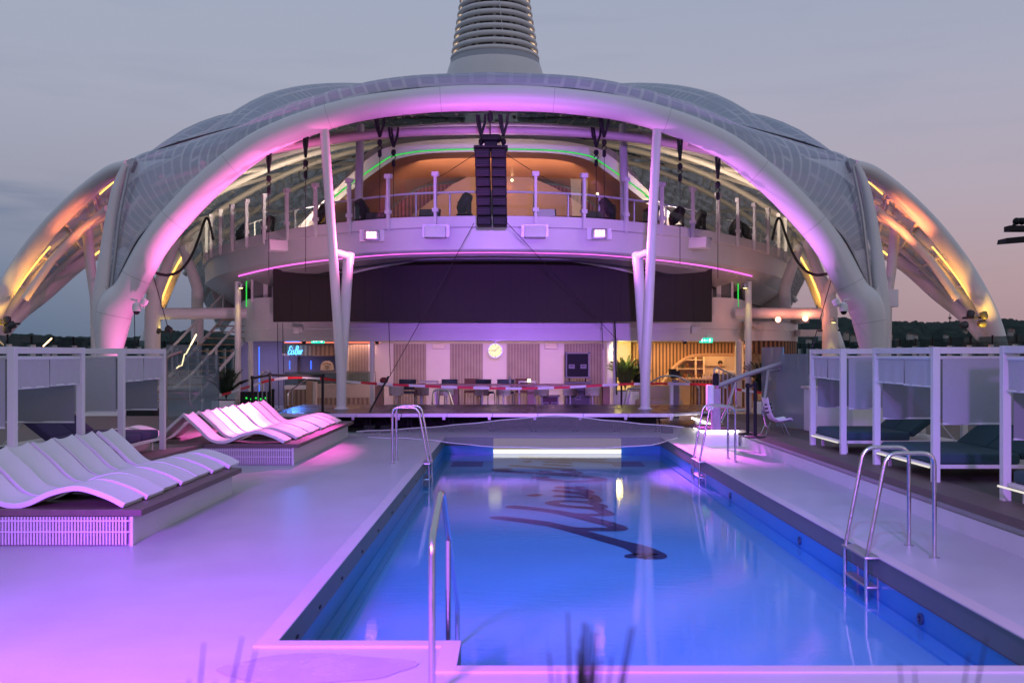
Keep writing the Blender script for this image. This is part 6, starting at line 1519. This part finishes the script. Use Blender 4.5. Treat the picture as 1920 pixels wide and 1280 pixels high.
tag(MB().tube([P(81,649,31),P(97,634,31)], .02, 6).build('light_strip', MC['stair_led']), 'short slanted glowing tube standing in for a reflected amber light line above the left cabanas', 'light strip')  # reflection put in as a glowing tube, not a real strip
cv = thing('wall_canopy', P(1400,610,36), 'small awning bracket under the right side roof', 'awning'); MB().prism([P(1410,604,35.6),P(1424,613,35.6),P(1421,617,35.6),P(1407,608,35.6)], (0,.5,0)).build('plate', steelm, cv)
# boat davit lamp rig at the right edge
rg_ = thing('lamp_rig', P(1905,430,16), 'black lamp rig jutting in at the right edge against the sky', 'lamp rig')
MB().box(P(1888,434,16)+Vector((0,-.1,0)), P(1960,424,16)+Vector((0,.1,0))).build('bar', black, rg_); MB().prism([P(1886,455,16),P(1950,450,16),P(1950,440,16),P(1888,446,16)], (0,.3,0)).build('lamp_head', black, rg_)
MB().tube([P(1900,425,16),P(1906,412,16),P(1960,410,16)], .03, 8).build('arm', black, rg_)
for px in (1906,1916): MB().sph(P(px,415,16), .06, 10).build('clamp', black, rg_)
MB().tube([P(1960,445,16),P(1960,410,16), Vector((X_(1960,16),16,PZ))], .06, 8).build('mast', black, rg_)
# loudspeaker cabinet and red ring at the sides
tag(MB().rbox(P(268,787,27.5), (.75,.5,.62), .02).build('speaker_box', black), 'large black speaker box behind the pink-lit cabana', 'speaker')
lr = P(1868,808,15.5); th = thing('life_ring', lr, 'red life ring hanging behind the middle right daybed', 'life ring')
MB().tube([lr+Vector((.26*math.cos(a),0,.26*math.sin(a))) for a in [2*math.pi*i/24 for i in range(24)]], .06, 8, closed=True).build('ring', mat('ring_red', (.5,.05,.03), .6), th)
MB().tube([(lr.x,lr.y+.1,PZ),(lr.x,lr.y+.1,lr.z+.2)], .03, 6).build('holder', white, th)
bxs = [(1560,784,21,.9),(1640,790,20.5,.6)]
for i,(px,py,D,h_) in enumerate(bxs):
    p = P(px,py,D); th = thing('deck_cabinet', (p.x,D,PZ), 'low white deck cabinet behind the right cabanas, %s one' % ('left','right')[i], 'cabinet'); MB().box((p.x-.45,D,PZ),(p.x+.45,D+.5,PZ+h_)).build('body', whitem, th, bevel=.01); MB().box((p.x-.5,D-.05,PZ+h_+.002),(p.x+.5,D+.55,PZ+h_+.05)).build('top', cream, th)
# string of red lights along the screen top
sgl = thing('string_light', P(740,466,33), 'string of tiny orange-red and green lights along the top of the LED wall', 'string lights')
MB().tube([P(740+i*19,463.5+(1.5 if i%2 else 0),32.6) for i in range(19)], .008, 4).build('wire', black, sgl)
be = emis('bulb_orange', (1,.20,.06), 4); bg_ = emis('bulb_green', (.1,1,.2), 3)
for i in range(36): MB().cbox(P(742+i*9.5+random.uniform(-2,2),465+random.uniform(-1.5,1.5),32.55), (random.choice((.05,.09,.14)),.02,.03), Matrix.Rotation(random.uniform(-.5,.5),3,'Y')).build('bulb', bg_ if i%7==3 else be, sgl)
for px, lab in ((789,'left'),(1038,'right')):
    p = P(px,467,31.8); th = thing('security_camera', p, 'tiny dome camera under the balcony soffit, %s of centre' % lab, 'camera'); MB().lathe([(.10,.06),(.11,0),(.10,-.03)], p, 14).build('housing', whitem, th); MB().sph(p+Vector((0,0,-.04)), .07, 10).build('dome', steelm, th)
for px, py, lab in ((558,622,'left'),(1300,621,'right')):
    p = P(px,py,34.7); th = thing('wall_projector', p, 'white projector unit on the mid fascia below the LED wall, %s side' % lab, 'projector'); MB().rbox((p.x,p.y-.15,p.z+.05), (.22,.3,.26), .03).build('body', white, th); MB().rbox((p.x+.16,p.y-.15,p.z+.06), (.10,.24,.20), .02).build('head', white, th)
for px, lab in ((1284,'left of the exit sign'),(1384,'on the cream column'),(707,'beside the slim column at the ice bar'),(570,'beside the blue ceiling panel')):
    p = P(px,640,35.2); th = thing('security_camera', p, 'small dark dome camera under the ceiling, '+lab, 'camera'); MB().lathe([(.09,.06),(.10,0)], p, 12).build('housing', whitem, th); MB().sph(p+Vector((0,0,-.02)), .075, 10).build('dome', black, th)
gm = thing('game_terminals', P(480,752,33), 'row of dark terminals with small green lamps left of the stage', 'terminals'); MB().box((X_(452,33),32.9,.0),(X_(512,33),33.2,.78)).build('body', black, gm)
for i in range(5): MB().sph(P(462+i*9,746+(i%2)*2,32.85), .035, 8).build('lamp', MC['green_led'], gm)

lamp('arch_uplight', 'SPOT', P(300,770,26.7), 4200, (1,.18,.60), P(420,340,27.6), size=.12, spot=48, blend=1)
lamp('arch_uplight', 'SPOT', P(1540,770,26.7), 2600, (.7,.26,1), P(1420,340,27.6), size=.12, spot=48, blend=1)

lamp('magenta_pin', 'SPOT', P(697,441,29.1), 22000, (1,.14,.66), P(462,782,21.2), size=.1, spot=13, blend=1)

lamp('arch_uplight', 'SPOT', P(262,795,26.6), 500, (1,.20,.62), P(238,560,27.5), size=.1, spot=50, blend=1)

lamp('pier_warm', 'SPOT', P(1166,645,35.9), 260, (1,.80,.30), P(1166,700,38.5), size=.05, spot=100, blend=1)
lamp('palm_warm', 'SPOT', P(1172,643,34.9), 160, (1,.85,.25), P(1175,720,35.8), size=.05, spot=70, blend=1)

blades((X_(1086,1.8),1.86,.78), 'dense blurred dark tuft of leaves just right of the bottom middle', 34, .74, 21, .05)

lamp('stool_fill', 'SPOT', P(921,474,30.6), 520, (1,.62,.62), P(905,735,32.4), size=.05, spot=125, blend=1)  # added fill to brighten the stools and the back of the stage

lamp('balcony_fill', 'SPOT', P(560,720,25.0), 900, (1,.50,.72), P(480,470,34), size=.08, spot=60, blend=1)  # pair of fills added in mid-air to brighten the balcony sides
lamp('balcony_fill', 'SPOT', P(1300,720,25.0), 700, (1,.58,.58), P(1380,470,34), size=.08, spot=60, blend=1)

lamp('lavender_fill', 'SPOT', (2.6, -1, 4.2), 5200, (.50,.22,1), (3.7, 8.2, 0), size=.3, spot=44, blend=1)  # unseen fill added to tint the right coping and deck lavender
